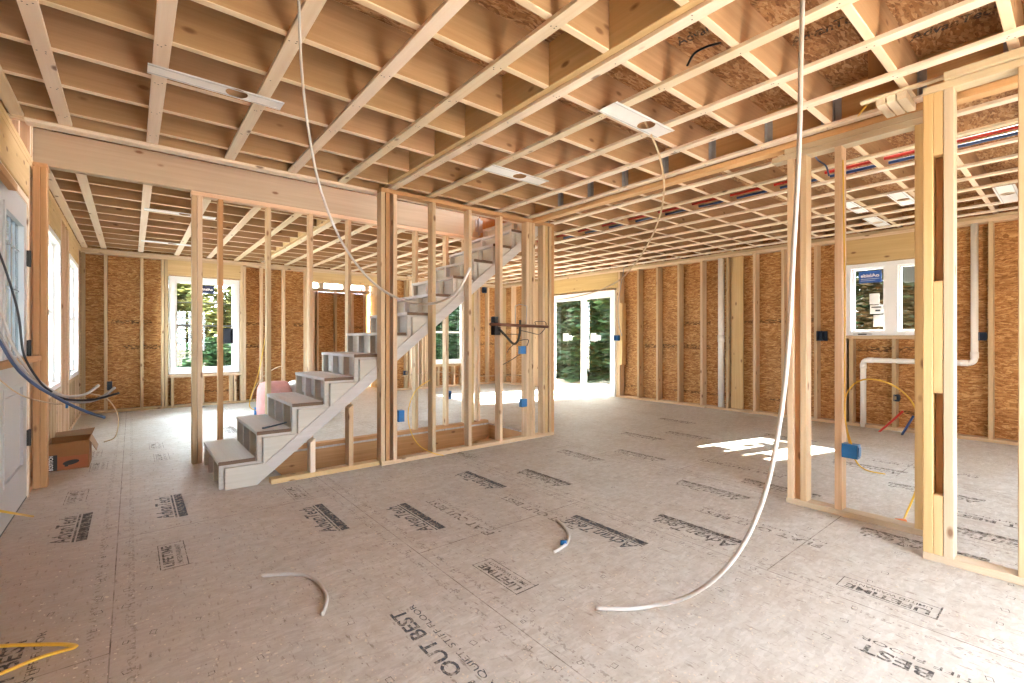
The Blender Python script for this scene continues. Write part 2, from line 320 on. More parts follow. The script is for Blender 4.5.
def add_tube(bm, pts, r, n=10, flat=1.0, caps=True):
    pts = [Vector(p) for p in pts]; rings = []
    t0 = (pts[1] - pts[0]).normalized(); up = Vector((0, 0, 1)) if abs(t0.z) < 0.9 else Vector((1, 0, 0))
    s = t0.cross(up).normalized(); u = s.cross(t0)
    for i, p in enumerate(pts):
        t = (pts[min(i + 1, len(pts) - 1)] - pts[max(i - 1, 0)]).normalized()
        s = (s - t * s.dot(t)).normalized(); u = t.cross(s)
        rings.append([bm.verts.new(p + s * (r * math.cos(2 * math.pi * k / n)) + u * (r * flat * math.sin(2 * math.pi * k / n))) for k in range(n)])
    for a, b_ in zip(rings, rings[1:]):
        for k in range(n): bm.faces.new((a[k], a[(k + 1) % n], b_[(k + 1) % n], b_[k]))
    if caps: bm.faces.new(rings[0][::-1]); bm.faces.new(rings[-1])
    bmesh.ops.recalc_face_normals(bm, faces=bm.faces)
def tube(name, pts, r, m, parent=None, n=10, k=6, flat=1.0):
    bm = bmesh.new(); add_tube(bm, spline(pts, k) if k else pts, r, n, flat); return obj(name, bm, m, parent, smooth=True)
def add_prism(bm, poly, axis, a0, a1):
    """poly in the two other axes, in order"""
    u, w = [i for i in range(3) if i != axis]
    def mk(t):
        r = []
        for p in poly:
            c = [0, 0, 0]; c[axis] = t; c[u], c[w] = p; r.append(bm.verts.new(c))
        return r
    A, B = mk(a0), mk(a1); n = len(poly)
    for i in range(n): bm.faces.new((A[i], A[(i + 1) % n], B[(i + 1) % n], B[i]))
    bm.faces.new(A[::-1]); bm.faces.new(B); bmesh.ops.recalc_face_normals(bm, faces=bm.faces)
def grid_slab(bm, axis, a0, a1, us, ws, hole):
    """slab across `axis`, cut on the grid lines us, ws; hole(u, w) leaves a cell out"""
    u, w = [i for i in range(3) if i != axis]
    for i in range(len(us) - 1):
        for j in range(len(ws) - 1):
            if hole((us[i] + us[i + 1]) / 2, (ws[j] + ws[j + 1]) / 2): continue
            lo, hi = [0] * 3, [0] * 3
            lo[axis], hi[axis] = a0, a1; lo[u], hi[u] = us[i], us[i + 1]; lo[w], hi[w] = ws[j], ws[j + 1]
            add_box(bm, lo[0], hi[0], lo[1], hi[1], lo[2], hi[2])
    bmesh.ops.remove_doubles(bm, verts=bm.verts, dist=1e-5); bm.verts.index_update()
    seen = {}
    for f in list(bm.faces):
        key = tuple(sorted(v.index for v in f.verts))
        seen.setdefault(key, []).append(f)
    for fs in seen.values():
        if len(fs) > 1: bmesh.ops.delete(bm, geom=fs, context='FACES_ONLY')
    bmesh.ops.recalc_face_normals(bm, faces=bm.faces)
def text_bm(s, size, bold=0.0, width=1.0, shear=0.0):
    """lettering as a flat mesh along +X, cap height about 0.7 of size, centred"""
    cu = bpy.data.curves.new('lettering', 'FONT'); cu.body = s; cu.size = size; cu.offset = bold; cu.shear = shear
    cu.align_x = 'CENTER'; cu.align_y = 'CENTER'; cu.resolution_u = 3; cu.extrude = 0.0
    o = bpy.data.objects.new('lettering', cu); COL.objects.link(o)
    dg = bpy.context.evaluated_depsgraph_get(); dg.update()
    me = bpy.data.meshes.new_from_object(o.evaluated_get(dg)); bm = bmesh.new(); bm.from_mesh(me)
    bpy.data.objects.remove(o); bpy.data.curves.remove(cu); bpy.data.meshes.remove(me)
    bmesh.ops.scale(bm, vec=(width, 1, 1), verts=bm.verts); return bm
def merge(bm, other, M):
    me = bpy.data.meshes.new('tmp'); other.transform(M); other.to_mesh(me); other.free(); bm.from_mesh(me); bpy.data.meshes.remove(me)
def fit_text(s, length, height, bold=0.0, shear=0.0):
    bm = text_bm(s, 1.0, bold, 1.0, shear)
    xs = [v.co.x for v in bm.verts]; ys = [v.co.y for v in bm.verts]
    cx, cy = (min(xs) + max(xs)) / 2, (min(ys) + max(ys)) / 2
    bmesh.ops.translate(bm, verts=bm.verts, vec=(-cx, -cy, 0))
    bmesh.ops.scale(bm, vec=(length / (max(xs) - min(xs)), height / (max(ys) - min(ys)), 1), verts=bm.verts); return bm

# ------------------------------------------------------------------ levels and grid
ZP, ZT = 2.375, 2.451          # wall plates: underside and top
ZS0, ZS1 = 2.450, 2.469        # strapping
ZJ0, ZJ1 = 2.469, 2.704        # joists
ZD = 2.724                     # top of the deck above
XL, XR, YF = -0.57, 7.15, 9.25 # stud faces of left, right and far walls
JY = lambda k: 0.21 + 0.406 * k
STX = [-0.32, 0.11, 0.565, 1.0, 1.395, 1.81, 2.19, 2.61, 3.01, 3.42, 3.82, 4.23, 4.63, 5.04, 5.45, 5.85, 6.26, 6.66, 7.04]
WELL = (4.12, 5.0)             # stairwell between these Y

# ------------------------------------------------------------------ floor
bm = bmesh.new()
grid_slab(bm, 2, -0.02, 0.0, [-0.75, 0.95, 3.67, 7.35], [-2.2, 4.02, 5.0, 9.45, 10.75], lambda x, y: (0.95 < x < 3.67 and 4.02 < y < 5.0) or (y > 9.45 and not True))
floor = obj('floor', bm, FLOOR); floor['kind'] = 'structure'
def stamp(kind, x, y, ink=None, length=None):
    """ink printed on the subfloor; x, y is the middle, the lettering reads towards +Y"""
    bm = bmesh.new(); R = Matrix.Translation((x, y, 0.0012)) @ Matrix.Rotation(math.pi / 2, 4, 'Z')
    if kind == 'logo':
        merge(bm, fit_text('AdvanTech', 0.50, 0.085, 0.016, 0.25), R @ Matrix.Translation((0, 0.035, 0)))
        b2 = bmesh.new()
        for y0, y1 in ((-0.078, -0.032), (-0.024, -0.014)):
            b2.faces.new([b2.verts.new(p) for p in ((-0.265, y0, 0), (0.265, y0, 0), (0.265, y1, 0), (-0.265, y1, 0))])
        merge(bm, b2, R)
        ink = ink or INKB
    elif kind == 'life':
        merge(bm, fit_text('LIFETIME', 0.29, 0.045, 0.03), R @ Matrix.Translation((0, 0.021, 0)))
        merge(bm, fit_text('LIMITED WARRANTY', 0.29, 0.022, 0.012), R @ Matrix.Translation((0, -0.026, 0)))
        b2 = bmesh.new()
        for q in ((-0.17, 0.17, -0.058, -0.054), (-0.17, 0.17, 0.054, 0.058), (-0.173, -0.167, -0.075, 0.058), (0.168, 0.172, -0.058, 0.058)):
            b2.faces.new([b2.verts.new(p) for p in ((q[0], q[2], 0), (q[1], q[2], 0), (q[1], q[3], 0), (q[0], q[3], 0))])
        merge(bm, b2, R); ink = ink or INK
    elif kind == 'flat':
        merge(bm, fit_text('FLAT OUT BEST', 0.71, 0.062, 0.022), R @ Matrix.Translation((0, 0.030, 0)))
        merge(bm, fit_text('FOR A QUIET, STIFF FLOOR', 0.72, 0.030, 0.004), R @ Matrix.Translation((0, -0.040, 0)))
        ink = ink or INK
    return obj('printed_lettering', bm, ink, floor)
for x, y in ((-0.27, 3.77), (0.20, 3.85), (0.92, 3.00), (1.365, 2.655), (2.11, 1.77), (2.54, 1.44), (3.29, 0.57), (3.73, 0.30), (2.12, 3.02), (2.55, 2.75), (3.30, 1.75), (3.73, 1.45), (3.30, 3.05), (3.75, 2.70),
             (4.5, 3.2), (4.95, 2.9), (4.5, 0.7), (5.7, 2.1), (5.7, 3.5), (4.95, 1.2), (0.92, 6.6), (1.37, 7.1)):
    stamp('logo', x, y, (INKB if 0 < x < 2.3 and y < 4 else INK) if x < 2.7 and y < 4.2 else INK2)
for x, y in ((0.165, 2.98), (1.36, 1.74), (2.54, 0.545), (-0.30, 4.50), (-0.28, 6.05), (-0.22, 5.45), (0.20, 6.1), (0.22, 5.5), (0.93, 3.62), (3.3, 0.0), (2.5, 3.75), (1.6, 6.2)):
    stamp('life', x, y, INK if y < 3.2 else INK2)
for x, y in ((0.868, 1.425), (2.085, 0.175), (-0.30, 2.15), (1.62, 2.50), (2.06, 2.25), (2.9, 1.25), (4.1, 0.2), (4.1, 1.9), (5.3, 0.9)):
    stamp('flat', x, y, INKB if x == 0.868 else (INK if y < 0.3 or x < 0 else INK2))
marks = bmesh.new()
def mark(x, y, s=0.012):
    w, h, t = s * random.uniform(0.7, 1.2), s * random.uniform(0.7, 1.2), 0.0022; a = random.uniform(-0.3, 0.3); M = Matrix.Translation((x, y, 0.0011)) @ Matrix.Rotation(a, 4, 'Z')
    for q in ((-w, w, -h, -h + t), (-w, w, h - t, h), (-w, -w + t, -h, h), (w - t, w, -h, h)):
        marks.faces.new([marks.verts.new(M @ Vector(p)) for p in ((q[0], q[2], 0), (q[1], q[2], 0), (q[1], q[3], 0), (q[0], q[3], 0))])
for sx_ in (-0.06, 1.159, 2.378):
    y = 1.1
    while y < 3.7:
        for o in (-0.045, 0.045):
            if random.random() < 0.75: mark(sx_ + o + random.uniform(-0.008, 0.008), y + random.uniform(-0.03, 0.03))
        y += 0.16
for k in range(-1, 9):
    for i in range(26):
        if random.random() < 0.55: mark(-0.4 + i * 0.152 + random.uniform(-0.01, 0.01), JY(k) + random.uniform(-0.012, 0.012))
obj('nailing_marks', marks, INK, floor)['kind'] = 'stuff'
# the hole for the cellar stairs
for nm, q in (('rim_joist', (0.95, 3.67, 5.0, 5.04)), ('rim_joist', (0.95, 3.67, 3.98, 4.02))):
    bar(nm, q[0], q[1], q[2], q[3], -0.32, -0.021, BROWN, floor)
bar('rim_joist', 0.91, 0.949, 3.98, 5.04, -0.32, -0.021, BROWN, floor); bar('rim_joist', 3.671, 3.71, 3.98, 5.04, -0.32, -0.021, BROWN, floor)
box('cellar_slab', -0.7, 5.2, 3.2, 5.8, -2.75, -2.65, CONC, floor)
for y0, y1 in ((3.2, 3.25), (5.75, 5.8)): box('cellar_wall', -0.7, 5.2, y0, y1, -2.65, -0.33, CONC, floor)
for x0, x1 in ((-0.75, -0.7), (5.2, 5.25)): box('cellar_wall', x0, x1, 3.2, 5.8, -2.65, -0.33, CONC, floor)

# ------------------------------------------------------------------ ceiling: deck, joists, strapping, beams
bm = bmesh.new()
grid_slab(bm, 2, ZJ1, ZD, [-0.75, XL, 3.79, 7.35], [-1.6, WELL[0], WELL[1], 9.45], lambda x, y: XL < x < 3.79 and WELL[0] < y < WELL[1])
ceiling = obj('ceiling', bm, OSB_XY); ceiling['kind'] = 'structure'
for k in range(-4, 9):
    y = JY(k)
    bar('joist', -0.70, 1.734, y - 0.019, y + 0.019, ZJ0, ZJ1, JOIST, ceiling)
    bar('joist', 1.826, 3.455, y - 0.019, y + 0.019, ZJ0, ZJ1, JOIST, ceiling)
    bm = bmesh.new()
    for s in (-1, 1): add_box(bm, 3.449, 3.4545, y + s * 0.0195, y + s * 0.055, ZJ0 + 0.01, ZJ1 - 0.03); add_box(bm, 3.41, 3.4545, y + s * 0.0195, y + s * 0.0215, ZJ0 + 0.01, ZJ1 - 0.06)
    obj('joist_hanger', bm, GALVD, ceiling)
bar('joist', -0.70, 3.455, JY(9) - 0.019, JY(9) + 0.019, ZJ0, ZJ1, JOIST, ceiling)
for y0, y1 in ((4.03, 4.07), (4.075, 4.115)): bar('trimmer_beam', -0.70, 3.8, y0, y1, ZS0, ZJ1, JOIST, ceiling)
for y0, y1 in ((5.0, 5.04), (5.041, 5.08)): bar('rim_beam', -0.70, 3.52, y0, y1, 2.432, ZD, RIM, ceiling)
bm = bmesh.new()
for q in ((3.50, 3.53, 4.985, 4.999, 2.46, 2.68), (3.46, 3.57, 4.994, 4.999, 2.5, 2.66)): add_box(bm, *q)
obj('beam_hanger', bm, GALVD, ceiling)
bar('squash_block', 3.05, 3.088, 0.645, 0.735, ZJ0, ZJ1, JOIST, ceiling)
bar('header_beam', 3.53, 3.79, 5.0, 5.08, 2.432, ZD, JOIST, ceiling); bar('header_beam', 3.791, 3.87, 4.02, 5.08, ZJ0, ZJ1, JOIST, ceiling)
for y0, y1 in ((-1.58, 4.02), (5.09, 9.24)):
    bar('flush_beam', 1.735, 1.78, y0, y1, ZJ0, ZJ1, YEL, ceiling); bar('flush_beam', 1.781, 1.825, y0, y1, ZJ0, ZJ1, YEL, ceiling)
bar('flush_beam', 3.456, 3.50, -1.58, 4.02, ZJ0 - 0.004, ZJ1, LVL, ceiling); bar('flush_beam', 3.501, 3.545, -1.58, 4.02, ZJ0 - 0.004, ZJ1, LVL, ceiling)
for k in range(-4, 23):
    y = JY(k)
    if k >= 13:
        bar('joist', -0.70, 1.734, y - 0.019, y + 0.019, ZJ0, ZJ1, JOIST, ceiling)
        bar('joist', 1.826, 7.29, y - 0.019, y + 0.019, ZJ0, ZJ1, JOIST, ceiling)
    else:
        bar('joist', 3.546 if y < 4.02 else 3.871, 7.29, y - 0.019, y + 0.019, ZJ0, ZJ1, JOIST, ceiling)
for x in STX:
    w = 0.032
    if x < 3.3: bar('strapping', x - w, x + w, -1.55, 4.02, ZS0, ZS1, STRAP, ceiling, e=0.0015); bar('strapping', x - w, x + w, 5.085, YF - 0.03, ZS0, ZS1, STRAP, ceiling, e=0.0015)
    elif x < 3.7: bar('strapping', x - w, x + w, -1.55, 4.02, ZS0, ZS1, STRAP, ceiling, e=0.0015); bar('strapping', x - w, x + w, 5.085, YF, ZS0, ZS1, STRAP, ceiling, e=0.0015)
    elif x < 3.9: bar('strapping', x - w, x + w, -1.55, YF - 0.03, ZS0, ZS1, STRAP, ceiling, e=0.0015)
    else: bar('strapping', x - w * 0.85, x + w * 0.85, -1.55, YF - 0.03, ZS0, ZS1, STRAP, ceiling, e=0.0015)
bar('strapping', XL + 0.005, XL + 0.07, -1.2, 4.02, ZS0, ZS1, STRAP, ceiling); bar('strapping', XL + 0.005, XL + 0.07, 5.085, YF, ZS0, ZS1, STRAP, ceiling)
bar('strapping', -0.5, 3.45, 4.03, 4.115, ZS0 - 0.02, ZS1 - 0.0195, STRAP, ceiling)
for x in STX:
    if x > 3.5: break
    bm = bmesh.new()
    for k in range(-1, 10):
        for dx, dy in ((-0.014, 0.006), (0.015, -0.008), (random.uniform(-0.01, 0.01), 0.014)):
            if random.random() < 0.85:
                bmesh.ops.create_circle(bm, cap_ends=True, segments=8, radius=0.0035, matrix=Matrix.Translation((x + dx + random.uniform(-0.006, 0.006), JY(k) + dy + random.uniform(-0.006, 0.006), ZS0 - 0.0008)))
    obj('nail_heads', bm, BLACK, ceiling)['kind'] = 'stuff'
# deck lettering overhead
def deck_text(s, x, y, rot, L, H):
    bm = bmesh.new(); merge(bm, fit_text(s, L, H, 0.02, 0.2), Matrix.Translation((x, y, ZJ1 - 0.0015)) @ Matrix.Rotation(rot, 4, 'Z') @ Matrix.Rotation(math.pi, 4, 'X'))
    obj('printed_lettering', bm, INK, ceiling)
for x, y in ((2.75, 0.83), (3.2, 0.42), (2.28, 1.22), (4.2, 0.8), (5.0, 0.42)): deck_text('AdvanTech', x, y, math.radians(275), 0.34, 0.08)

# upper floor: unseen roof and walls added to cut the daylight falling down the stairwell
light_block_roof = box('light_block_roof', -1.2, 7.8, 1.0, 9.6, 5.2, 5.25, OSB_XY); light_block_roof['kind'] = 'structure'
box('light_block_wall', -0.75, -0.71, 1.0, 9.6, 3.31, 5.199, OSB_YZ, light_block_roof); box('light_block_wall', -0.7, 7.3, 9.3, 9.34, ZD + 0.01, 5.199, OSB_XZ, light_block_roof); box('light_block_wall', -0.7, 7.3, 1.3, 1.34, ZD + 0.01, 5.199, OSB_XZ, light_block_roof)
for x in (-0.62, 7.2):
    for y in (1.45, 9.2): bar('light_block_post', x - 0.07, x + 0.07, y - 0.07, y + 0.07, ZD, 5.2, None, light_block_roof)
# ------------------------------------------------------------------ left wall with the entry door
LW = XL - 0.14
def slab_x(x0, x1, ys, zs, holes):
    bm = bmesh.new(); grid_slab(bm, 0, x0, x1, ys, zs, lambda y, z: any(a < y < b_ and c < z < d for a, b_, c, d in holes)); return bm
def slab_y(y0, y1, xs, zs, holes):
    bm = bmesh.new(); grid_slab(bm, 1, y0, y1, xs, zs, lambda x, z: any(a < x < b_ and c < z < d for a, b_, c, d in holes)); return bm
hl = [(3.74, 4.74, 0, 2.11), (5.72, 6.68, 0.62, 2.13), (7.60, 8.76, 0.62, 2.13)]
wall_left = obj('wall_left', slab_x(LW - 0.012, LW, [-1.8, 1.2, 2.2, 3.74, 4.74, 5.72, 6.68, 7.60, 8.76, 9.41], [-0.3, 0, 0.62, 2.11, 2.13, 3.3], hl), OSB_YZ); wall_left['kind'] = 'structure'
def xstud(name, y, z0, z1, parent, x0=LW, x1=XL, w=0.038, pal=None): return bar(name, x0, x1, y - w / 2, y + w / 2, z0, z1, pal, parent)
bar('bottom_plate', LW, XL, -1.75, 3.72, 0, 0.038, None, wall_left); bar('bottom_plate', LW, XL, 4.76, YF + 0.1, 0, 0.038, None, wall_left)
bar('top_plate', LW, XL, -1.75, YF + 0.1, ZP, ZP + 0.038, YEL, wall_left); bar('top_plate', LW, XL, -1.75, YF + 0.1, ZP + 0.038, ZT, YEL, wall_left)
for y in (-1.7, -1.3, -0.9, -0.5, -0.1, 0.3, 0.7, 1.13, 1.18, 2.22, 2.27, 2.65, 3.05, 3.46, 3.68, 4.80, 5.2, 5.6, 5.66, 6.74, 6.79, 7.15, 7.50, 7.55, 8.81, 8.86, 9.15): xstud('stud', y, 0.038, ZP, wall_left)
for y in (3.72, 4.76): xstud('jack_stud', y, 0.0 if y == 3.72 else 0.038, 2.13, wall_left)
bar('door_header', LW, XL, 3.70, 4.78, 2.135, ZP - 0.001, YEL, wall_left)
for a, c in ((5.68, 6.72), (7.57, 8.79)):
    bar('window_header', LW, XL, a, c, 2.15, ZP - 0.001, YEL, wall_left); bar('sill_plate', LW, XL, a, c, 0.575, 0.613, None, wall_left)
    y = a + 0.1
    while y < c: xstud('cripple_stud', y, 0.038, 0.575, wall_left); y += 0.2
# framing of the upper storey seen up the stairwell
for y in (4.16, 4.42, 4.86, 4.94): xstud('upper_stud', y, ZT, 3.2, wall_left)
# entry door
door1 = thing('door_1', None, None, (XL - 0.06, 4.2, 0), kind='structure')
DX0, DX1 = XL - 0.045, XL - 0.002
def door_panel(bm):
    ys = [3.79, 3.93, 4.555, 4.70]; zs = [0.012, 0.24, 0.82, 0.98, 1.90, 2.06]
    grid_slab(bm, 0, DX0, DX1, ys, zs, lambda y, z: 3.93 < y < 4.555 and (0.98 < z < 1.90 or 0.24 < z < 0.82))
bm = bmesh.new(); door_panel(bm); leaf = obj('door_leaf', bm, DOORW, door1)
bm = bmesh.new(); add_box(bm, DX0 + 0.012, DX1 - 0.012, 3.93, 4.555, 0.24, 0.82)
for q in ((3.99, 4.49, 0.30, 0.76),):
    add_box(bm, DX0 + 0.006, DX1 - 0.004, *q)
for q in ((3.93, 3.955, 0.24, 0.82), (4.53, 4.555, 0.24, 0.82), (3.955, 4.53, 0.24, 0.265), (3.955, 4.53, 0.795, 0.82)): add_box(bm, DX0 + 0.002, DX1 + 0.004, *q)
obj('raised_panel', bm, DOORW, leaf)
bm = bmesh.new()
for q in ((3.915, 3.955, 0.965, 1.915), (4.53, 4.57, 0.965, 1.915), (3.955, 4.53, 0.965, 1.005), (3.955, 4.53, 1.875, 1.915)): add_box(bm, DX0 - 0.004, DX1 + 0.009, *q)
obj('glass_surround', bm, DOORW, leaf)
gp = box('glass_pane', XL - 0.028, XL - 0.02, 3.955, 4.53, 1.005, 1.875, GLASSD, leaf)
bm = bmesh.new()
for y in (4.10, 4.245, 4.39): add_box(bm, XL - 0.030, XL - 0.016, y - 0.007, y + 0.007, 1.005, 1.875)
add_box(bm, XL - 0.030, XL - 0.016, 3.955, 4.53, 1.43, 1.438); add_box(bm, XL - 0.030, XL - 0.016, 3.955, 4.53, 1.70, 1.708)
obj('leaded_bars', bm, GALVD, leaf)
bm = bmesh.new()
for y0, y1 in ((3.745, 3.785), (4.703, 4.738)): add_box(bm, LW, XL + 0.006, y0, y1, 0, 2.105)
add_box(bm, LW, XL + 0.006, 3.785, 4.703, 2.065, 2.105); jamb = obj('door_frame', bm, STRAP['Z'], door1)
for z in (0.42, 1.05, 1.68):
    bm = bmesh.new(); add_box(bm, XL + 0.0005, XL + 0.012, 4.68, 4.735, z - 0.055, z + 0.055); add_tube(bm, [(XL + 0.014, 4.703, z - 0.058), (XL + 0.014, 4.703, z + 0.058)], 0.008, 8); obj('hinge', bm, BLACK, door1)
box('threshold', LW, XL - 0.001, 3.785, 4.703, 0, 0.011, BLACK, door1)
# windows of the left wall
def window_x(name, x0, x1, y0, y1, z0, z1, f=0.055, mull=(), rails=()):
    """white vinyl window in a wall across X: frame, sashes and panes"""
    w = thing(name, None, None, ((x0 + x1) / 2, (y0 + y1) / 2, z0), kind='structure'); bm = bmesh.new()
    for q in ((y0, y0 + f, z0, z1), (y1 - f, y1, z0, z1), (y0 + f, y1 - f, z0, z0 + f), (y0 + f, y1 - f, z1 - f, z1)): add_box(bm, x0, x1, *q)
    obj('window_frame', bm, VINYL, w); ym = [y0 + f] + [v for m_ in mull for v in (m_[0], m_[1])] + [y1 - f]
    for m_ in mull: box('mullion', x0 + 0.005, x1 - 0.005, m_[0], m_[1], z0 + f, z1 - f, VINYL, w)
    xm = (x0 + x1) / 2
    for a, c in zip(ym[::2], ym[1::2]):
        s = 0.024; bm = bmesh.new()
        for q in ((a, a + s, z0 + f, z1 - f), (c - s, c, z0 + f, z1 - f), (a + s, c - s, z0 + f, z0 + f + s), (a + s, c - s, z1 - f - s, z1 - f)): add_box(bm, xm - 0.02, xm + 0.02, *q)
        for r, h in rails: add_box(bm, xm - 0.02, xm + 0.02, a + s, c - s, r - h / 2, r + h / 2)
        sh = obj('sash', bm, VINYL, w); box('pane', xm - 0.004, xm + 0.004, a + s, c - s, z0 + f + s, z1 - f - s, GLASS, sh)
    return w
window_x('window_4', LW - 0.01, XL + 0.004, 5.725, 6.675, 0.625, 2.125, 0.05, (), ((1.38, 0.04),))
window_x('window_5', LW - 0.01, XL + 0.004, 7.605, 8.755, 0.625, 2.125, 0.05, (), ((1.38, 0.04),))

# ------------------------------------------------------------------ far wall, with the gap to the bay behind it
hf = [(0.46, 1.46, 0.53, 2.13), (2.64, 4.12, -0.1, 2.195), (5.14, 6.14, 0.52, 2.0)]
wall_far = obj('wall_far', slab_y(YF + 0.14, YF + 0.152, [-0.72, 0.46, 1.46, 2.64, 4.12, 5.14, 6.14, 7.31], [-0.3, 0, 0.52, 0.53, 2.0, 2.13, 2.195, ZD], hf + [(2.64, 4.12, 0, 2.195)]), OSB_XZ); wall_far['kind'] = 'structure'
def ystud(name, x, z0, z1, parent, y0=YF, y1=YF + 0.14, w=0.038, pal=None): return bar(name, x - w / 2, x + w / 2, y0, y1, z0, z1, pal, parent)
for a, c in ((LW + 0.14, 2.62), (4.13, XR)): bar('bottom_plate', a, c, YF, YF + 0.14, 0, 0.038, None, wall_far)
for z in (ZP, ZP + 0.038): bar('top_plate', XL, XR, YF, YF + 0.14, z, z + 0.0375, None, wall_far)
for x in (-0.55, -0.30, 0.125, 0.385, 0.43, 1.485, 1.53, 1.80, 2.165, 2.55, 2.60, 4.15, 4.19, 4.62, 4.99, 5.06, 5.11, 6.17, 6.22, 6.45, 6.80, 7.10): ystud('stud', x, 0.038, ZP, wall_far)
bar('sheathing_strip', 4.70, 4.93, YF + 0.06, YF + 0.10, 0.038, ZP, STRAP, wall_far)
bar('window_header', 0.45, 1.465, YF - 0.002, YF + 0.138, 2.14, ZP - 0.001, YEL, wall_far); bar('opening_header', 2.62, 4.13, YF - 0.002, YF + 0.138, 2.195, ZP - 0.001, YEL, wall_far); bar('window_header', 5.13, 6.15, YF - 0.002, YF + 0.138, 2.03, ZP - 0.001, YEL, wall_far)
for a, c, z in ((0.45, 1.465, 0.485), (5.13, 6.15, 0.475)):
    bar('sill_plate', a, c, YF - 0.002, YF + 0.14, z, z + 0.038, None, wall_far)
    x = a + 0.06
    while x < c: ystud('cripple_stud', x, 0.038, z, wall_far); x += 0.41 if a < 1 else 0.21
    ystud('cripple_stud', c - 0.08, 0.038, z, wall_far)
def window_y(name, y0, y1, x0, x1, z0, z1, f=0.06, rails=(), bars=()):
    w = thing(name, None, None, ((x0 + x1) / 2, (y0 + y1) / 2, z0), kind='structure'); bm = bmesh.new()
    for q in ((x0, x0 + f, z0, z1), (x1 - f, x1, z0, z1), (x0 + f, x1 - f, z0, z0 + f), (x0 + f, x1 - f, z1 - f, z1)): add_box(bm, q[0], q[1], y0, y1, q[2], q[3])
    obj('window_frame', bm, VINYL, w); ym = (y0 + y1) / 2; s = 0.03; a, c = x0 + f, x1 - f; bm = bmesh.new()
    for q in ((a, a + s, z0 + f, z1 - f), (c - s, c, z0 + f, z1 - f), (a + s, c - s, z0 + f, z0 + f + s), (a + s, c - s, z1 - f - s, z1 - f)): add_box(bm, q[0], q[1], ym - 0.02, ym + 0.02, q[2], q[3])
    for r, h in rails: add_box(bm, a + s, c - s, ym - 0.02, ym + 0.02, r - h / 2, r + h / 2)
    sh = obj('sash', bm, VINYL, w); box('pane', a + s, c - s, ym - 0.004, ym + 0.004, z0 + f + s, z1 - f - s, GLASS, sh)
    if bars:
        bm = bmesh.new()
        for q in bars: add_box(bm, q[0], q[1], ym - 0.01, ym + 0.01, q[2], q[3])
        obj('grille_bar', bm, GRILLE, sh)
    return w
win1 = window_y('window_1', YF + 0.03, YF + 0.15, 0.467, 1.453, 0.537, 2.123, 0.075, (), ((0.572, 1.348, 1.70, 1.715), (0.572, 1.348, 1.315, 1.345)))
win2 = window_y('window_2', YF + 0.03, YF + 0.15, 5.147, 6.133, 0.527, 1.993, 0.075, ((1.26, 0.045),))
# bay beyond the far wall
wall_bay = obj('wall_bay', slab_y(10.62, 10.632, [2.45, 4.35], [-0.3, 0.0, 2.14], []), OSB_XZ); wall_bay['kind'] = 'structure'
for x in (2.6, 3.05, 3.13, 3.52, 3.9, 4.2): ystud('stud', x, 0.038, 2.14, wall_bay, 10.5, 10.619)
bar('bottom_plate', 2.5, 4.3, 10.5, 10.619, 0, 0.038, None, wall_bay)
bar('top_plate', 2.5, 4.3, 10.5, 10.619, 2.141, 2.21, None, wall_bay)
for x in (2.66, 3.2, 3.72, 4.22): bar('rafter_block', x - 0.05, x + 0.05, 10.47, 10.62, 2.211, 2.33, STRAP, wall_bay)
bar('top_plate', 2.5, 4.3, 10.5, 10.619, 2.331, 2.37, None, wall_bay)
for x0, x1 in ((2.46, 2.5), (4.30, 4.34)):
    bar('side_panel', x0, x1, 9.405, 10.49, 0.0, 2.37, YEL, wall_bay)
box('bay_roof', 2.45, 4.35, 9.405, 10.65, 2.372, 2.39, OSB_XY, wall_bay)

# ------------------------------------------------------------------ right wall
RW = XR + 0.14
WY0, WY1, WZ0, WZ1 = 1.04, 1.955, 1.155, 2.06
SY0, SY1 = 5.66, 7.52
wall_right = obj('wall_right', slab_x(RW, RW + 0.012, [-1.8, -1.5, -0.55, WY0, WY1, SY0, SY1, 9.41], [-0.3, 0, 0.6, WZ0, 1.95, 2.05, WZ1, ZD], [(-1.5, -0.55, 0.6, 1.95), (WY0, WY1, WZ0, WZ1), (SY0, SY1, 0, 2.05)]), OSB_YZ); wall_right['kind'] = 'structure'
bar('bottom_plate', XR, RW, -1.75, SY0 - 0.01, 0, 0.038, None, wall_right); bar('bottom_plate', XR, RW, SY1 + 0.01, YF, 0, 0.038, None, wall_right)
for z in (ZP, ZP + 0.038): bar('top_plate', XR, RW, -1.75, YF, z, z + 0.0375, None, wall_right)
for y in (-1.7, -1.52, -0.53, -0.16, 0.25, 0.645, 0.98, 1.018, 1.978, 2.016, 2.30, 2.71, 3.10, 3.505, 3.93, 4.34, 4.75, 5.15, 5.575, 7.56, 7.60, 7.98, 8.40, 8.80, 9.2): bar('stud', XR, RW, y - 0.019, y + 0.019, 0.038, ZP, None, wall_right)
for y in (5.62, 7.54): bar('jack_stud', XR, RW, y - 0.018, y + 0.018, 0.038, 2.075, None, wall_right)
bar('stud_repair', XR - 0.002, RW - 0.03, 5.50, 5.555, 0.62, 1.78, YEL, wall_right)
bar('flat_backing_stud', XR + 0.05, XR + 0.09, 3.29, 3.47, 0.038, ZP, YEL, wall_right)
bar('window_header', XR, RW - 0.002, 1.0, 2.0, WZ1 + 0.005, ZP - 0.001, YEL, wall_right); bar('door_header', XR, RW - 0.002, SY0 - 0.06, SY1 + 0.06, 2.08, ZP - 0.001, YEL, wall_right)
bar('sill_plate', XR - 0.002, RW, 1.037, 1.958, WZ0 - 0.045, WZ0 - 0.005, None, wall_right)
for y in (1.08, 1.465, 1.90): bar('cripple_stud', XR, RW, y - 0.019, y + 0.019, 0.038, WZ0 - 0.045, None, wall_right)
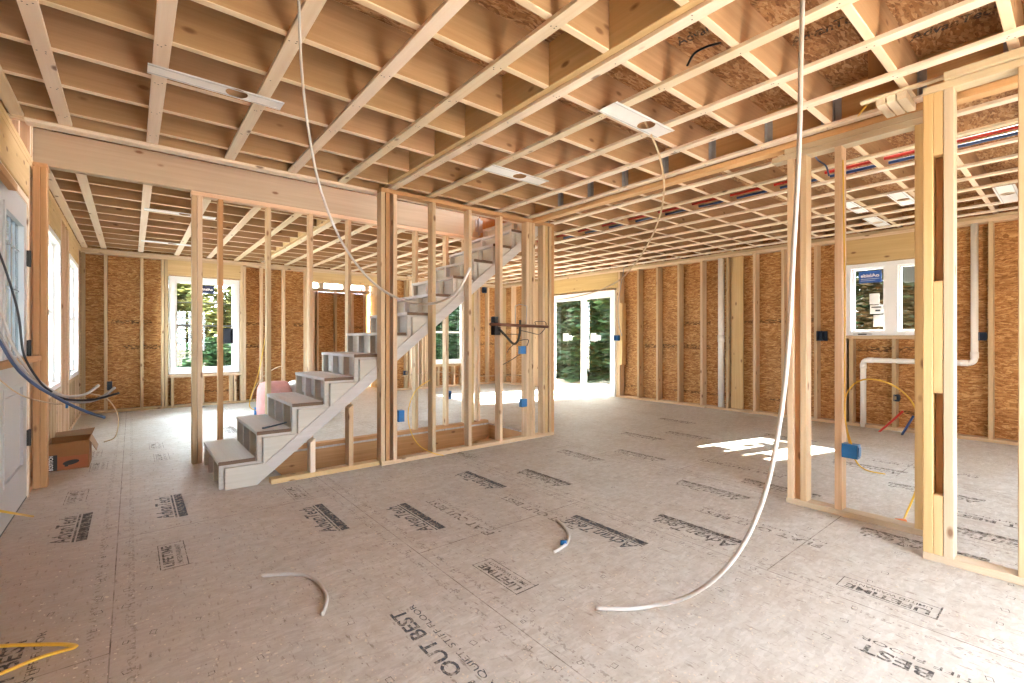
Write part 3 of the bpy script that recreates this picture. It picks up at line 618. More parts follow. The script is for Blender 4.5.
win3 = window_x('window_3', XR - 0.004, RW + 0.012, WY0 + 0.005, WY1 - 0.005, WZ0, WZ1 - 0.003, 0.05, ((1.43, 1.555),))
window_x('added_window', XR - 0.004, RW + 0.012, -1.495, -0.555, 0.605, 1.945, 0.05)  # unseen window, added to bring daylight to the right-hand side
for a_, c_ in ((0.55, 0.59), (1.96, ZP - 0.001)): bar('added_window_plate', XR, RW - 0.002, -1.5, -0.55, a_, c_, YEL, wall_right)
# sliding door
slider = thing('door_2', None, None, (XR + 0.07, (SY0 + SY1) / 2, 0), kind='structure'); bm = bmesh.new()
for q in ((SY0 + 0.005, SY0 + 0.065, 0, 2.045), (SY1 - 0.065, SY1 - 0.005, 0, 2.045), (SY0 + 0.065, SY1 - 0.065, 0, 0.05), (SY0 + 0.065, SY1 - 0.065, 1.985, 2.045)): add_box(bm, XR - 0.004, RW + 0.01, *q)
obj('door_frame', bm, VINYL, slider); SM = 6.52
for a, c, xo in ((SY0 + 0.065, SM + 0.04, 0.035), (SM - 0.04, SY1 - 0.065, 0.085)):
    bm = bmesh.new(); s = 0.075
    for q in ((a, a + s, 0.05, 1.985), (c - s, c, 0.05, 1.985), (a + s, c - s, 0.05, 0.05 + s), (a + s, c - s, 1.985 - s, 1.985)): add_box(bm, XR + xo - 0.02, XR + xo + 0.02, *q)
    sl = obj('sliding_panel', bm, VINYL, slider); box('pane', XR + xo - 0.005, XR + xo + 0.005, a + s, c - s, 0.05 + s, 1.985 - s, GLASS, sl)
    ym = (a + c) / 2; bm = bmesh.new(); add_box(bm, XR + xo - 0.008, XR + xo - 0.006, ym + 0.02, ym + 0.16, 1.06, 1.22); add_box(bm, XR + xo - 0.008, XR + xo - 0.006, ym - 0.09, ym + 0.02, 1.08, 1.18); obj('paper_sticker', bm, WHITEP, sl)
# ------------------------------------------------------------------ rear wall, behind the camera, with an unseen doorway added and sized to let daylight in
wall_rear = obj('wall_rear', slab_y(-1.8, -1.788, [-0.722, 1.2, 2.15, 7.30], [-0.3, 0, 2.1, ZD], [(1.2, 2.15, 0, 2.1)]), OSB_XZ); wall_rear['kind'] = 'structure'
for x in (-0.4, 0.0, 0.4, 0.8, 1.15, 2.2, 2.6, 3.0, 3.4, 4.05, 4.45, 4.85, 5.25, 5.65, 6.05, 6.45, 6.85): ystud('stud', x, 0.038, ZP, wall_rear, -1.787, -1.66)
bar('door_header', 1.17, 2.18, -1.787, -1.66, 2.12, ZP - 0.001, YEL, wall_rear); bar('top_plate', -0.56, 7.14, -1.787, -1.66, ZP, ZT, None, wall_rear)
# ------------------------------------------------------------------ interior stud walls
def frame_thing(name, label, loc): return thing(name, label, 'stud wall', loc)
# front wall of the stairs
fw = frame_thing('stud_wall', 'long framed stud wall in front of the upper stairs, holding the blue boxes and the pipe bracket', (1.7, 3.9, 0))
bar('bottom_plate', 1.70, 3.80, 3.89, 3.98, 0, 0.038, None, fw)
bar('top_plate', 1.695, 3.80, 3.89, 3.98, 2.405, 2.443, BROWN, fw)
for x in (1.692, 1.738, 1.806):
    if x == 1.738: bar('stud', x, x + 0.038, 3.895, 3.98, 0.038, 2.404, BROWN, fw)
    else: bar('stud', x, x + 0.038, 3.89, 3.98, 0.038, 2.404, None, fw)
for x in (2.20, 2.61, 3.005): bar('stud', x, x + 0.038, 3.89, 3.979, 0.038, 2.404, None, fw)
for x, pal in ((3.375, None), (3.418, None), (3.465, None), (3.62, None), (3.66, YEL), (3.72, None)): bar('stud', x, x + 0.038, 3.89, 3.979, 0.038, 2.404, pal, fw)
bar('corner_stud', 3.76, 3.80, 3.89, 3.979, 0.038, 2.404, BROWN, fw)
# lower front wall under the stringer
lw_ = thing('knee_wall', 'short bottom plate with two cut studs under the lower stair stringer', 'stud wall', (1.2, 3.97, 0))
bar('bottom_plate', 0.83, 1.695, 3.93, 4.018, 0, 0.038, YEL, lw_)
sl_z = lambda x: 0.02 + 0.795 * (x - 0.765)
for x, m_ in ((1.115, STRAP), (1.425, None)):
    bm = bmesh.new(); add_prism(bm, [(x, 0.0385), (x + 0.038, 0.0385), (x + 0.038, sl_z(x + 0.038) - 0.02), (x, sl_z(x) - 0.02)], 1, 3.932, 4.018); obj('cut_stud', bm, (m_ or WOOD)['Z'], lw_)
# rear wall of the stairs
rw_ = frame_thing('stud_wall', 'open stud wall behind the staircase, under the rim beam of the stairwell', (1.9, 5.05, 0))
bar('bottom_plate', 0.95, 3.67, 5.0, 5.089, 0.0005, 0.038, BROWN, rw_)
bar('top_plate', 0.41, 3.60, 5.0, 5.089, 2.392, 2.431, None, rw_)
for x in (0.416, 0.456, 0.615, 1.015, 1.405, 1.80, 2.60, 3.02, 3.30, 3.40, 3.50):
    bar('stud', x, x + 0.038, 5.0, 5.089, 0.001 if x < 0.9 else 0.038, 2.391, BROWN if x in (0.615,) else (YEL if x == 3.40 else None), rw_)
# right partition
rp = frame_thing('stud_wall', 'partition frame in front of the right window, with a built up post, one lone stud and a white plate', (3.5, 0.9, 0))
bar('bottom_plate', 3.46, 3.549, 0.54, 1.29, 0, 0.038, PALE, rp)
bar('top_plate', 3.46, 3.549, 0.535, 1.38, 2.333, 2.371, PALE, rp); bar('top_plate', 3.46, 3.549, 0.535, 1.30, 2.3715, 2.409, PALE, rp); bar('top_plate', 3.462, 3.549, -1.0, 3.885, 2.41, 2.449, LVL, rp)
for x0, y0, y1, pal in ((3.46, 1.245, 1.283, None), (3.485, 1.2055, 1.2445, BROWN), (3.46, 1.166, 1.205, None), (3.46, 0.968, 1.007, None), (3.46, 0.578, 0.616, YEL)):
    bar('stud', x0, 3.549, y0, y1, 0.038, 2.332, pal, rp)
np_ = frame_thing('stud_wall', 'nearest stud wall at the right edge, with yellow and white studs on a pale plate', (3.16, 0.2, 0))
bar('bottom_plate', 3.12, 3.209, -1.4, 0.523, 0, 0.038, PALE, np_)
bar('top_plate', 3.12, 3.209, -1.4, 0.523, 2.352, 2.39, PALE, np_)
bar('top_plate', 3.10, 3.209, -1.4, 0.44, 2.391, 2.43, PALE, np_)
for y0, y1, pal in ((0.485, 0.523, YEL), (0.407, 0.446, PALE), (0.155, 0.194, None), (-0.25, -0.21, None), (-0.66, -0.62, None)): bar('stud', 3.12, 3.209, y0, y1, 0.038, 2.351, pal, np_)
for z0, z1 in ((0.038, 0.335), (0.846, 1.406), (2.037, 2.351)): bar('spacer_block', 3.123, 3.209, 0.4465, 0.4845, z0, z1, YEL, np_)
bar('backing_stud', 3.185, 3.209, 0.4465, 0.4845, 0.336, 2.036, BROWN, np_)
for i, y in enumerate((0.60, 0.645, 0.69)): bar('plate_block', 3.18, 3.40, y, y + 0.038, 2.395, 2.433, STRAP, np_, 0.001)
bar('ledger_strip', 3.17, 3.205, -1.0, 0.80, 2.434, 2.449, STRAP, np_)
# post at the left wall carrying the rim beam
pt = thing('post', 'brown doubled stud post standing beside the entry door at the left wall', 'post', (-0.52, 4.97, 0))
bar('stud', -0.569, -0.531, 4.93, 5.02, 0, 2.40, BROWN, pt); bar('stud', -0.530, -0.492, 4.93, 5.02, 0, 2.40, BROWN, pt); bar('cap_plate', -0.569, -0.49, 4.93, 5.08, 2.401, 2.431, BROWN, pt)

# ------------------------------------------------------------------ staircase
st = thing('staircase', 'rough staircase with grey treads and pale saw-tooth stringers rising to the right', 'staircase', (0.5, 4.45, 0))
NR, RISE, RUN, X0 = 14, 0.1946, 0.253, 0.50
SZ = [0.203 + (ZD - 0.203) * i / (NR - 1) for i in range(NR)]   # tread tops
TT = 0.028
def saw(off_x, off_z, xcut=None):
    """outline of a stringer, x-z: teeth along the top, sloping underside"""
    P = [(X0 + off_x, 0.0)]
    for i in range(NR - 1):
        x = X0 + RUN * i + off_x
        P.append((x, SZ[i] - TT - off_z)); P.append((x + RUN, SZ[i] - TT - off_z))
    xe = X0 + RUN * (NR - 1) + off_x
    P.append((xe, SZ[-1] - 0.16)); P.append((xe + 0.0, sl_z(xe)))
    P.append((0.745, 0.0))
    return P
for i, (y0, y1) in enumerate(((4.04, 4.078), (4.31, 4.348), (4.60, 4.638), (4.90, 4.938))):
    bm = bmesh.new(); add_prism(bm, saw(0.0, 0.0005), 1, y0, y1); obj('stringer', bm, WHITEW['X'], st)
bm = bmesh.new(); add_prism(bm, saw(0.035, 0.018), 1, 3.998, 4.036); so = obj('outer_stringer', bm, WHITEW['X'], st)
ang = math.atan(0.795); bm = bmesh.new(); n = 0.10
xa, xb = 0.86, 3.72
add_prism(bm, [(xa, sl_z(xa)), (xb, sl_z(xb)), (xb, sl_z(xb) + 0.115), (xa - 0.06, sl_z(xa) + 0.115 - 0.05)], 1, 3.984, 3.9975); obj('sloped_cleat', bm, WHITEW['X'], st)
for i in range(NR - 1):
    x = X0 + RUN * i
    bar('tread', x - 0.004, x + RUN - 0.012, 4.037, 4.94, SZ[i] - TT, SZ[i], TREAD, st)
    # riser board set back behind the stringer noses, in the bays between the stringers
    bm = bmesh.new(); z0 = (SZ[i - 1] + 0.0005) if i else 0.002
    for y0, y1 in ((4.0785, 4.3095), (4.3485, 4.5995), (4.6385, 4.8995)): add_box(bm, x + 0.05, x + 0.065, y0, y1, z0, SZ[i] - TT - 0.0005)
    obj('riser', bm, WHITEW['Y'], st)

# cellar stairs seen through the floor opening
cs = thing('cellar_staircase', 'dim cellar stairs going down through the floor opening behind the stud wall', 'staircase', (3.4, 4.5, -0.6))
for i in range(8):
    bar('tread', 3.40 - 0.25 * i, 3.66 - 0.25 * i, 4.1, 4.95, -0.195 * (i + 1) - 0.03, -0.195 * (i + 1), BROWN, cs)
for y in (4.06, 4.952):
    bm = bmesh.new(); add_prism(bm, [(3.668, -0.16), (3.668, -0.42), (1.50, -2.11), (1.50, -1.78)], 1, y, y + 0.038); obj('stringer', bm, BROWN['X'], cs)

# ------------------------------------------------------------------ light fitting plates between the joists
def light_plate(x0, x1, y0, y1, z, hx, hr, label):
    t = thing('light_plate', label, 'light fitting', ((x0 + x1) / 2, (y0 + y1) / 2, z), 'zinc mounting plates for recessed lights')
    bm = bmesh.new(); hy = (y0 + y1) / 2; n = 48; top, bot = [], []
    for zz, ringset in ((z, bot), (z + 0.0015, top)):
        inn, out = [], []
        for k in range(n):
            a = 2 * math.pi * k / n; c, s = math.cos(a), math.sin(a)
            inn.append(bm.verts.new((hx + hr * c, hy + hr * s, zz)))
            tx = ((x1 - hx) if c > 0 else (x0 - hx)) / c if abs(c) > 1e-6 else 1e9; ty = ((y1 - hy) if s > 0 else (y0 - hy)) / s if abs(s) > 1e-6 else 1e9
            q = min(tx, ty); out.append(bm.verts.new((hx + q * c, hy + q * s, zz)))
        ringset += [inn, out]
    for k in range(n):
        j = (k + 1) % n
        bm.faces.new((bot[0][k], bot[1][k], bot[1][j], bot[0][j])); bm.faces.new((top[0][k], top[0][j], top[1][j], top[1][k]))
        bm.faces.new((bot[0][k], bot[0][j], top[0][j], top[0][k])); bm.faces.new((bot[1][k], top[1][k], top[1][j], bot[1][j]))
    # fill the four corners that the fan leaves off
    for cx_, cy_ in ((x0, y0), (x1, y0), (x1, y1), (x0, y1)):
        near = sorted(bot[1], key=lambda v: (v.co.x - cx_) ** 2 + (v.co.y - cy_) ** 2)
        a_ = [v for v in near if abs(v.co.x - cx_) < 1e-4][:1]; b_ = [v for v in near if abs(v.co.y - cy_) < 1e-4][:1]
        if a_ and b_ and a_[0] is not b_[0]: bm.faces.new((a_[0], bm.verts.new((cx_, cy_, z)), b_[0]))
    bmesh.ops.recalc_face_normals(bm, faces=bm.faces); obj('plate', bm, PLATE, t)
    bm = bmesh.new()
    for yy in (y0 + 0.016, y1 - 0.016): add_bar(bm, x0, x1, yy - 0.003, yy + 0.003, z - 0.004, z - 0.0003, 0.001)
    obj('slide_rail', bm, GALV, t)
    return t
LZ = 2.438
light_plate(0.06, 0.665, 2.83, 2.945, LZ, 0.44, 0.052, 'zinc light plate with round hole, nearest the left edge of the ceiling')
light_plate(2.095, 2.675, 1.645, 1.79, LZ, 2.47, 0.055, 'zinc light plate above the hanging tan cable')
light_plate(2.13, 2.715, 2.835, 2.985, LZ, 2.45, 0.055, 'zinc light plate over the stair wall, farther of the two on the middle ceiling')
light_plate(0.10, 0.72, 6.0, 6.13, LZ, 0.44, 0.052, 'zinc light plate in the back left room, nearer of its two')
light_plate(0.10, 0.70, 7.98, 8.11, LZ, 0.44, 0.052, 'zinc light plate in the back left room, close to the far window')
light_plate(6.25, 6.85, 1.43, 1.56, LZ, 6.6, 0.055, 'zinc light plate right above the right window header')
light_plate(5.38, 5.95, 1.42, 1.53, LZ, 5.7, 0.052, 'zinc light plate seen just above the lone stud of the right partition')
light_plate(5.38, 5.95, 1.03, 1.16, LZ, 5.7, 0.052, 'zinc light plate seen left of the yellow stud at right')
light_plate(5.85, 6.60, 0.38, 0.52, LZ, 6.2, 0.055, 'zinc light plate at the right edge, near the right wall')

# ------------------------------------------------------------------ tubing, pipes and cables
R9 = 0.0085
pts = [at_d(805, -60, 1.86), at_d(803, -10, 1.84), at_d(801, 60, 1.80), at_d(799, 150, 1.75), at_d(793, 260, 1.72), at_d(788, 350, 1.70), at_d(780, 420, 1.71), at_d(766, 490, 1.73), at_d(745, 541, 1.76), at_d(719, 575, 1.80), at_d(686, 597, 1.87), at_d(650, 606, 1.915), at_d(622, 609, 1.91), at_d(596, 607.5, 1.915)]
pts = [Vector((p.x, p.y, max(p.z, R9 + 0.001))) for p in pts]
tag(tube('hanging_tube', pts, R9, PEXW, n=14), 'long white tube hanging from the ceiling and curling onto the open floor', 'tube')
pts = [at_d(296, -40, 1.84), at_d(299, 5, 1.84), at_d(301, 60, 1.86), at_d(307, 120, 1.90), at_d(318, 180, 1.95), at_d(334, 226, 2.0), at_d(352, 258, 2.02), at_d(376, 285, 2.0), at_d(402, 300, 1.95), at_d(425, 304, 1.88), at_d(445, 300, 1.80), at_d(459, 289, 1.74), at_d(470, 268, 1.70)]
tag(tube('hanging_tube', pts, 0.0052, PEXW, n=12), 'white tube looping down from the ceiling in front of the staircase', 'tube')
pts = [at_d(640, 112, 2.95), at_d(648, 128, 3.0), at_d(660, 158, 3.1), at_d(664, 190, 3.2), at_d(658, 222, 3.35), at_d(642, 254, 3.6), at_d(622, 278, 4.0), at_d(600, 290, 4.5), at_d(575, 297, 5.0), at_d(556, 300, 5.5)]
tag(tube('hanging_cable', pts, 0.0062, ROMW, n=8), 'tan cable hanging from a ceiling light plate towards the sliding door', 'cable')
def floor_pts(P, r): return [Vector((*at_z(x, y, r).xy, r + 0.0008)) for x, y in P]
tag(tube('tube_offcut', floor_pts([(261, 575.5), (285, 574), (304, 575), (318, 582), (326, 594), (326, 604), (322.5, 614)], 0.0085), 0.0085, PEXW), 'curved white tube offcut on the floor in the left foreground', 'tube')
o2 = thing('tube_offcut', 'small curved tube offcut with a blue fitting in the middle of the floor', 'tube', at_z(567, 535))
tube('tube', floor_pts([(557, 520), (565, 527), (569, 535), (567, 543), (561, 548), (554, 552)], 0.008), 0.008, PEXW, o2)
c_ = at_z(563.5, 543.5, 0.01); bm = bmesh.new(); add_tube(bm, [c_ + Vector((-0.012, 0.012, 0.004)), c_ + Vector((0.012, -0.012, 0.004))], 0.013, 10); obj('blue_fitting', bm, BOXB, o2, True)
# yellow strap in the left foreground
tag(tube('yellow_cable', [at_z(-30, 650, 0.02), at_z(0, 646, 0.015), at_z(40, 644.5, 0.012), at_z(66, 644.5, 0.01), at_z(75.5, 646.5, 0.0095), at_z(64, 650.5, 0.01), at_z(40, 657.5, 0.012), at_z(0, 674, 0.014), at_z(-30, 688, 0.016)], 0.009, ROMY, k=4, flat=0.55), 'folded flat yellow cable on the floor at the bottom left corner', 'cable')
tag(tube('yellow_stick', [at_x(-6, 510, XL + 0.05), at_d(33, 516.5, 2.85)], 0.006, ROMY, k=0), 'thin yellow rod poking out low at the entry door', 'rod')
# cables reaching in at the entry door
def wire(P, r, m, label, z_=None):
    r *= 0.8
    tag(tube('cable', [at_d(x, y, d) for x, y, d in P], r, m, n=8), label, 'cable', 'loose cables at the entry door')
wire([(-14, 225, 2.3), (0, 255, 2.33), (12, 290, 2.35), (19, 318, 2.37), (24, 355, 2.38), (40, 382, 2.39), (52, 392, 2.40)], 0.0062, ROMK, 'black cable dropping in front of the entry door glass')
wire([(-14, 286, 2.3), (0, 309, 2.34), (11, 341, 2.36), (25, 366, 2.38), (44, 385, 2.40), (63, 395.6, 2.42), (84, 394.7, 2.44), (99, 385, 2.46)], 0.0085, ROMS, 'pale grey cable of the door bundle, its tip curling up highest')
wire([(-14, 314, 2.3), (0, 334, 2.34), (9.5, 352, 2.36), (28.5, 376, 2.38), (48, 391.5, 2.40), (76, 402, 2.42), (99, 398.5, 2.44), (115, 387.5, 2.46)], 0.0085, ROMG, 'grey cable of the door bundle, its pale tip ending farthest right')
wire([(-14, 318, 2.28), (0, 342, 2.31), (15, 366, 2.33), (34, 384, 2.35), (63, 401, 2.37), (86, 411.5, 2.39), (105, 417.5, 2.40)], 0.009, ROMB, 'slate blue cable of the door bundle sloping down lowest')
wire([(40, 389, 2.37), (63, 398.5, 2.385), (91, 400, 2.41), (119, 393, 2.43)], 0.0075, ROMK, 'straight dark cable end leaving the door bundle to the right')
wire([(-10, 373, 2.4), (0, 380, 2.42), (14, 391, 2.45), (28.5, 398, 2.47), (53, 403.5, 2.5), (64, 404, 2.5)], 0.0045, ROMW, 'thin tan cable sagging across the lower door panel')
wire([(88, 393, 2.47), (106, 398, 2.5), (116, 410, 2.52), (118.5, 422, 2.53), (115, 437, 2.55), (104, 442, 2.56)], 0.004, ROMW, 'thin tan cable curling down past the cardboard box')
# red and blue supply lines overhead
for xx, m_, lb in ((4.60, PEXR, 'red supply line running through the ceiling joists'), (4.735, PEXB, 'blue supply line running through the ceiling joists')):
    tag(tube('supply_tube', [(xx, -1.5, 2.535), (xx, 5.4, 2.535)], 0.0125, m_, k=0), lb, 'tube')
# stubs rising at the right wall
tag(tube('supply_stub', [(6.93, 1.56, 0.0), at_x(892, 421, 6.91), at_x(903, 411, 6.9)], 0.012, PEXR, k=3), 'red tube stub rising from the floor under the right window', 'tube')
tag(tube('supply_stub', [(6.92, 1.345, 0.0), at_x(908, 425, 6.91), at_x(913.5, 416, 6.9)], 0.012, PEXB, k=3), 'blue tube stub rising from the floor under the right window', 'tube')
def pipe(name, P, r, label, coups=()):
    t = thing(name, label, 'pipe', P[0]); bm = bmesh.new(); add_tube(bm, P, r, 18); obj('pipe_run', bm, PVC, t, True)
    for a, b_ in coups:
        bm = bmesh.new(); add_tube(bm, [a, b_], r * 1.13, 18); obj('coupling', bm, PVC, t, True)
    return t
pipe('drain_pipe', [(7.20, 3.625, 0.0), (7.20, 3.625, ZP)], 0.046, 'tall white drain pipe between studs of the right wall', (((7.20, 3.625, 1.06), (7.20, 3.625, 1.17)),))
def rounded(P, r, n=6):
    P = [Vector(p) for p in P]; out = [P[0]]
    for a, b_, c in zip(P, P[1:], P[2:]):
        p0 = b_ + (a - b_).normalized() * r; p1 = b_ + (c - b_).normalized() * r
        for i in range(n + 1):
            t = i / n; out.append(p0 * (1 - t) ** 2 + b_ * 2 * t * (1 - t) + p1 * t * t)
    out.append(P[-1]); return out
pw = rounded([(7.17, 1.775, 0.0), (7.17, 1.775, 0.845), (7.17, 0.77, 0.845), (7.17, 0.77, ZP)], 0.06)
pipe('waste_pipe', pw, 0.031, 'white waste pipe turning from the floor along under the right window and up', (((7.17, 1.775, 0.74), (7.17, 1.775, 0.80)), ((7.17, 1.73, 0.845), (7.17, 1.67, 0.845)), ((7.17, 0.77, 0.90), (7.17, 0.77, 0.97)), ((7.17, 0.82, 0.845), (7.17, 0.88, 0.845))))
# yellow cables of the right partition
PX = 3.40
yp = [(852, 446), (846, 425), (845, 400), (852, 386), (864, 379.5), (880, 380.5), (896, 387), (909, 398), (916, 410), (919, 425)]
tag(tube('yellow_cable', [at_x(x, y, 3.44 if x < 895 else (3.52 if x < 905 else 3.60)) for x, y in yp], 0.0048, ROMY, n=8), 'yellow cable arching from the blue box to the yellow stud at right', 'cable')
tag(tube('yellow_cable', [at_x(850, 446, 3.455), at_x(846, 425, 3.452), at_x(844.8, 395, 3.452), at_x(844.8, 300, 3.452), at_x(843.5, 200, 3.452), at_x(843, 160, 3.452)], 0.0045, ROMY, n=8), 'yellow cable running straight up the lone stud above its blue box', 'cable')
tag(tube('yellow_cable', [at_x(854, 458, 3.45), at_x(860, 466, 3.5), at_x(869, 471, 3.6), at_x(885, 474, 3.7)], 0.0045, ROMY, n=8), 'short yellow cable tail hanging below the blue box on the lone stud', 'cable')
yc = thing('yellow_cable', 'yellow cable with an orange cap leaning from the floor to the yellow stud', 'cable', at_z(902, 524))
tube('cable', [at_z(902, 523, 0.012), at_d(907, 512, 2.9), at_d(914, 496, 2.88), at_d(919, 480, 2.9)], 0.0055, ROMY, yc, 8)
c_ = at_z(902.5, 522, 0.014); bm = bmesh.new(); add_tube(bm, [c_ + Vector((-0.02, 0.03, 0.002)), c_ + Vector((0.02, -0.01, 0.002))], 0.015, 10); obj('orange_cap', bm, ORANGE, yc, True)
# cables by the stairs and the far wall
tag(tube('yellow_cable', [at_d(258, 411, 6.8), at_d(250, 407, 6.75), at_d(251, 396, 6.7), at_d(258, 375, 6.7), at_d(264, 345, 6.7), at_d(268, 320, 6.7), at_d(271, 290, 6.7)], 0.006, ROMY, n=8), 'yellow cable rising behind the lower steps', 'cable')
tag(tube('yellow_cable', [at_d(251, 400, 6.72), at_d(254, 390, 6.7), at_d(262, 378, 6.68), at_d(272, 370, 6.65), at_d(284, 365, 6.6)], 0.005, ROMW, n=8), 'pale cable bending away behind the lower steps', 'cable')
yf = [(392, 470), (436, 453.5), (418, 445), (410, 430), (408, 415), (411, 400), (417, 388), (430, 379)]
tag(tube('yellow_cable', [at_y(x, y, 3.88 if i < 3 else 3.99) if False else at_y(x, y, 3.87) for i, (x, y) in enumerate([(455, 457), (436, 454), (420, 446), (411, 432), (408, 415), (411, 400), (418, 388), (430, 380)])], 0.0042, ROMY, n=8), 'thin yellow cable looping at the foot of the long stair wall', 'cable')
tag(tube('tan_cable', [at_y(402, 376, 5.12), at_y(440, 372, 5.12), at_y(470, 376, 5.12), at_y(500, 375.5, 5.12), at_y(530, 374.5, 5.12)], 0.005, ROMW, n=8), 'tan cable strung level along the stud wall behind the stairs', 'cable')
tag(tube('black_cable', [at_z(687, 66, 2.52), at_z(694, 54, 2.56), at_z(706, 47, 2.6), at_z(720, 43, 2.66)], 0.006, ROMK, n=8), 'black cable arching between joists of the middle ceiling', 'cable')
tag(tube('yellow_cable', [at_z(858, 116, 2.44), at_z(868, 104, 2.44), at_z(880, 97, 2.45), at_z(892, 93, 2.455)], 0.0045, ROMY, n=8), 'thin yellow cable arching under the ceiling above the right partition', 'cable')
tag(tube('grey_cable', [at_x(622, 336, 7.1), at_x(619, 325, 7.1), at_x(618, 305, 7.1), at_x(621, 285, 7.12), at_x(624, 268, 7.13)], 0.008, ROMG, n=8), 'grey cable dropping to the blue box beside the sliding door', 'cable')
tag(tube('blue_cable', [at_z(812, 151, 2.41), at_x(818, 160, 3.9), at_x(826, 166, 3.9), at_x(829, 176, 3.9)], 0.006, ROMB, n=8), 'dark blue cable drooping near the top of the right partition', 'cable')

# ------------------------------------------------------------------ electrical boxes
def ebox(c, nrm, w, h, d, m, label, two=False):
    """open-fronted plastic box; nrm is the axis its mouth faces: -Y, -X or +X"""
    t = thing('electrical_box', label, 'electrical box', c, 'plastic electrical boxes on the studs'); bm = bmesh.new(); t_ = 0.006
    hw, hh = w / 2, h / 2
    def B(a0, a1, b0, b1, z0, z1, bm=bm):   # a: sideways, b: depth from the mouth inwards
        if nrm == '-Y': add_box(bm, c[0] + a0, c[0] + a1, c[1] + b0, c[1] + b1, c[2] + z0, c[2] + z1)
        elif nrm == '-X': add_box(bm, c[0] + b0, c[0] + b1, c[1] + a0, c[1] + a1, c[2] + z0, c[2] + z1)
        elif nrm == '+Y': add_box(bm, c[0] + a0, c[0] + a1, c[1] - b1, c[1] - b0, c[2] + z0, c[2] + z1)
        else: add_box(bm, c[0] - b1, c[0] - b0, c[1] + a0, c[1] + a1, c[2] + z0, c[2] + z1)
    B(-hw, -hw + t_, 0, d, -hh, hh); B(hw - t_, hw, 0, d, -hh, hh); B(-hw + t_, hw - t_, 0, d, -hh, -hh + t_); B(-hw + t_, hw - t_, 0, d, hh - t_, hh); B(-hw + t_, hw - t_, d - t_, d, -hh + t_, hh - t_)
    if two: B(-t_ / 2, t_ / 2, 0.004, d - t_, -hh + t_, hh - t_)
    obj('box_body', bm, m, t); bm = bmesh.new()
    B(-0.014, 0.014, 0.004, 0.014, hh - 0.02, hh - t_, bm); obj('screw_boss', bm, m, t); bm = bmesh.new(); B(-0.014, 0.014, 0.004, 0.014, -hh + t_, -hh + 0.02, bm); obj('screw_boss', bm, m, t)
    bm = bmesh.new(); B(-hw - 0.006, -hw - 0.0005, 0.01, 0.05, -hh + 0.015, hh - 0.015, bm); obj('nail_flange', bm, m, t)
    return t
def v(p): return tuple(p)
ebox((1.884, 3.96, 0.418), '+Y', 0.055, 0.10, 0.075, BOXB, 'blue electrical box low beside the triple stud post of the stair wall')
ebox(v(at_y(524.5, 403, 3.84) + Vector((0, 0.045, 0))), '+Y', 0.075, 0.085, 0.045, BOXB, 'blue electrical box low on the right end studs of the stair wall')
ebox(v(at_y(523.5, 350, 3.84) + Vector((0, 0.045, 0))), '+Y', 0.075, 0.085, 0.045, BOXB, 'blue electrical box below the metal bracket on the stair wall')
ebox((3.085, 5.02, 0.408), '-Y', 0.05, 0.10, 0.07, BOXB, 'blue electrical box on the stud wall behind the stairs')
ebox((0.695, 4.985, 1.14), '-Y', 0.07, 0.14, 0.07, BOXD, 'dark blue electrical box against the far left window, on a thin brown stud')
ebox((4.585, 9.24, 0.37), '-Y', 0.07, 0.10, 0.07, BOXD, 'small dark electrical box on the far wall, seen under the stairs')
ebox(v(at_y(485.5, 290, 4.945)), '-Y', 0.04, 0.075, 0.05, BOXD, 'small dark box high behind the stair underside')
ebox((6.40, 9.20, 0.45), '-Y', 0.06, 0.10, 0.07, BOXD, 'small dark box low on the far wall near the corner')
ebox((-0.255, 9.24, 0.405), '-Y', 0.06, 0.13, 0.07, BOXD, 'black electrical box low on the far left wall stud')
ebox((-0.555, 7.25, 0.39), '+X', 0.07, 0.11, 0.07, BOXB, 'blue electrical box on the left wall between the two windows')
ebox((1.44, 7.6, 0.055), '-Y', 0.10, 0.11, 0.07, BOXB, 'loose blue electrical box standing on the floor behind the steps')
ebox((7.09, 5.60, 1.125), '-X', 0.10, 0.10, 0.06, BOXB, 'blue electrical box beside the sliding door')
ebox((7.10, 2.22, 1.15), '-X', 0.11, 0.13, 0.07, BOXD, 'dark blue double box left of the right window', True)
ebox((7.16, 0.71, 1.14), '-X', 0.06, 0.09, 0.07, BOXD, 'dark blue box on the right wall beside the tall waste pipe')
ebox((7.13, 1.44, 0.40), '-X', 0.05, 0.08, 0.06, BOXD, 'small black box under the right window')
ebox(v(at_x(849.5, 451.5, 3.42) + Vector((0.06, 0, 0))), '+X', 0.082, 0.085, 0.06, BOXB, 'bright blue electrical box low on the lone stud of the right partition', True)

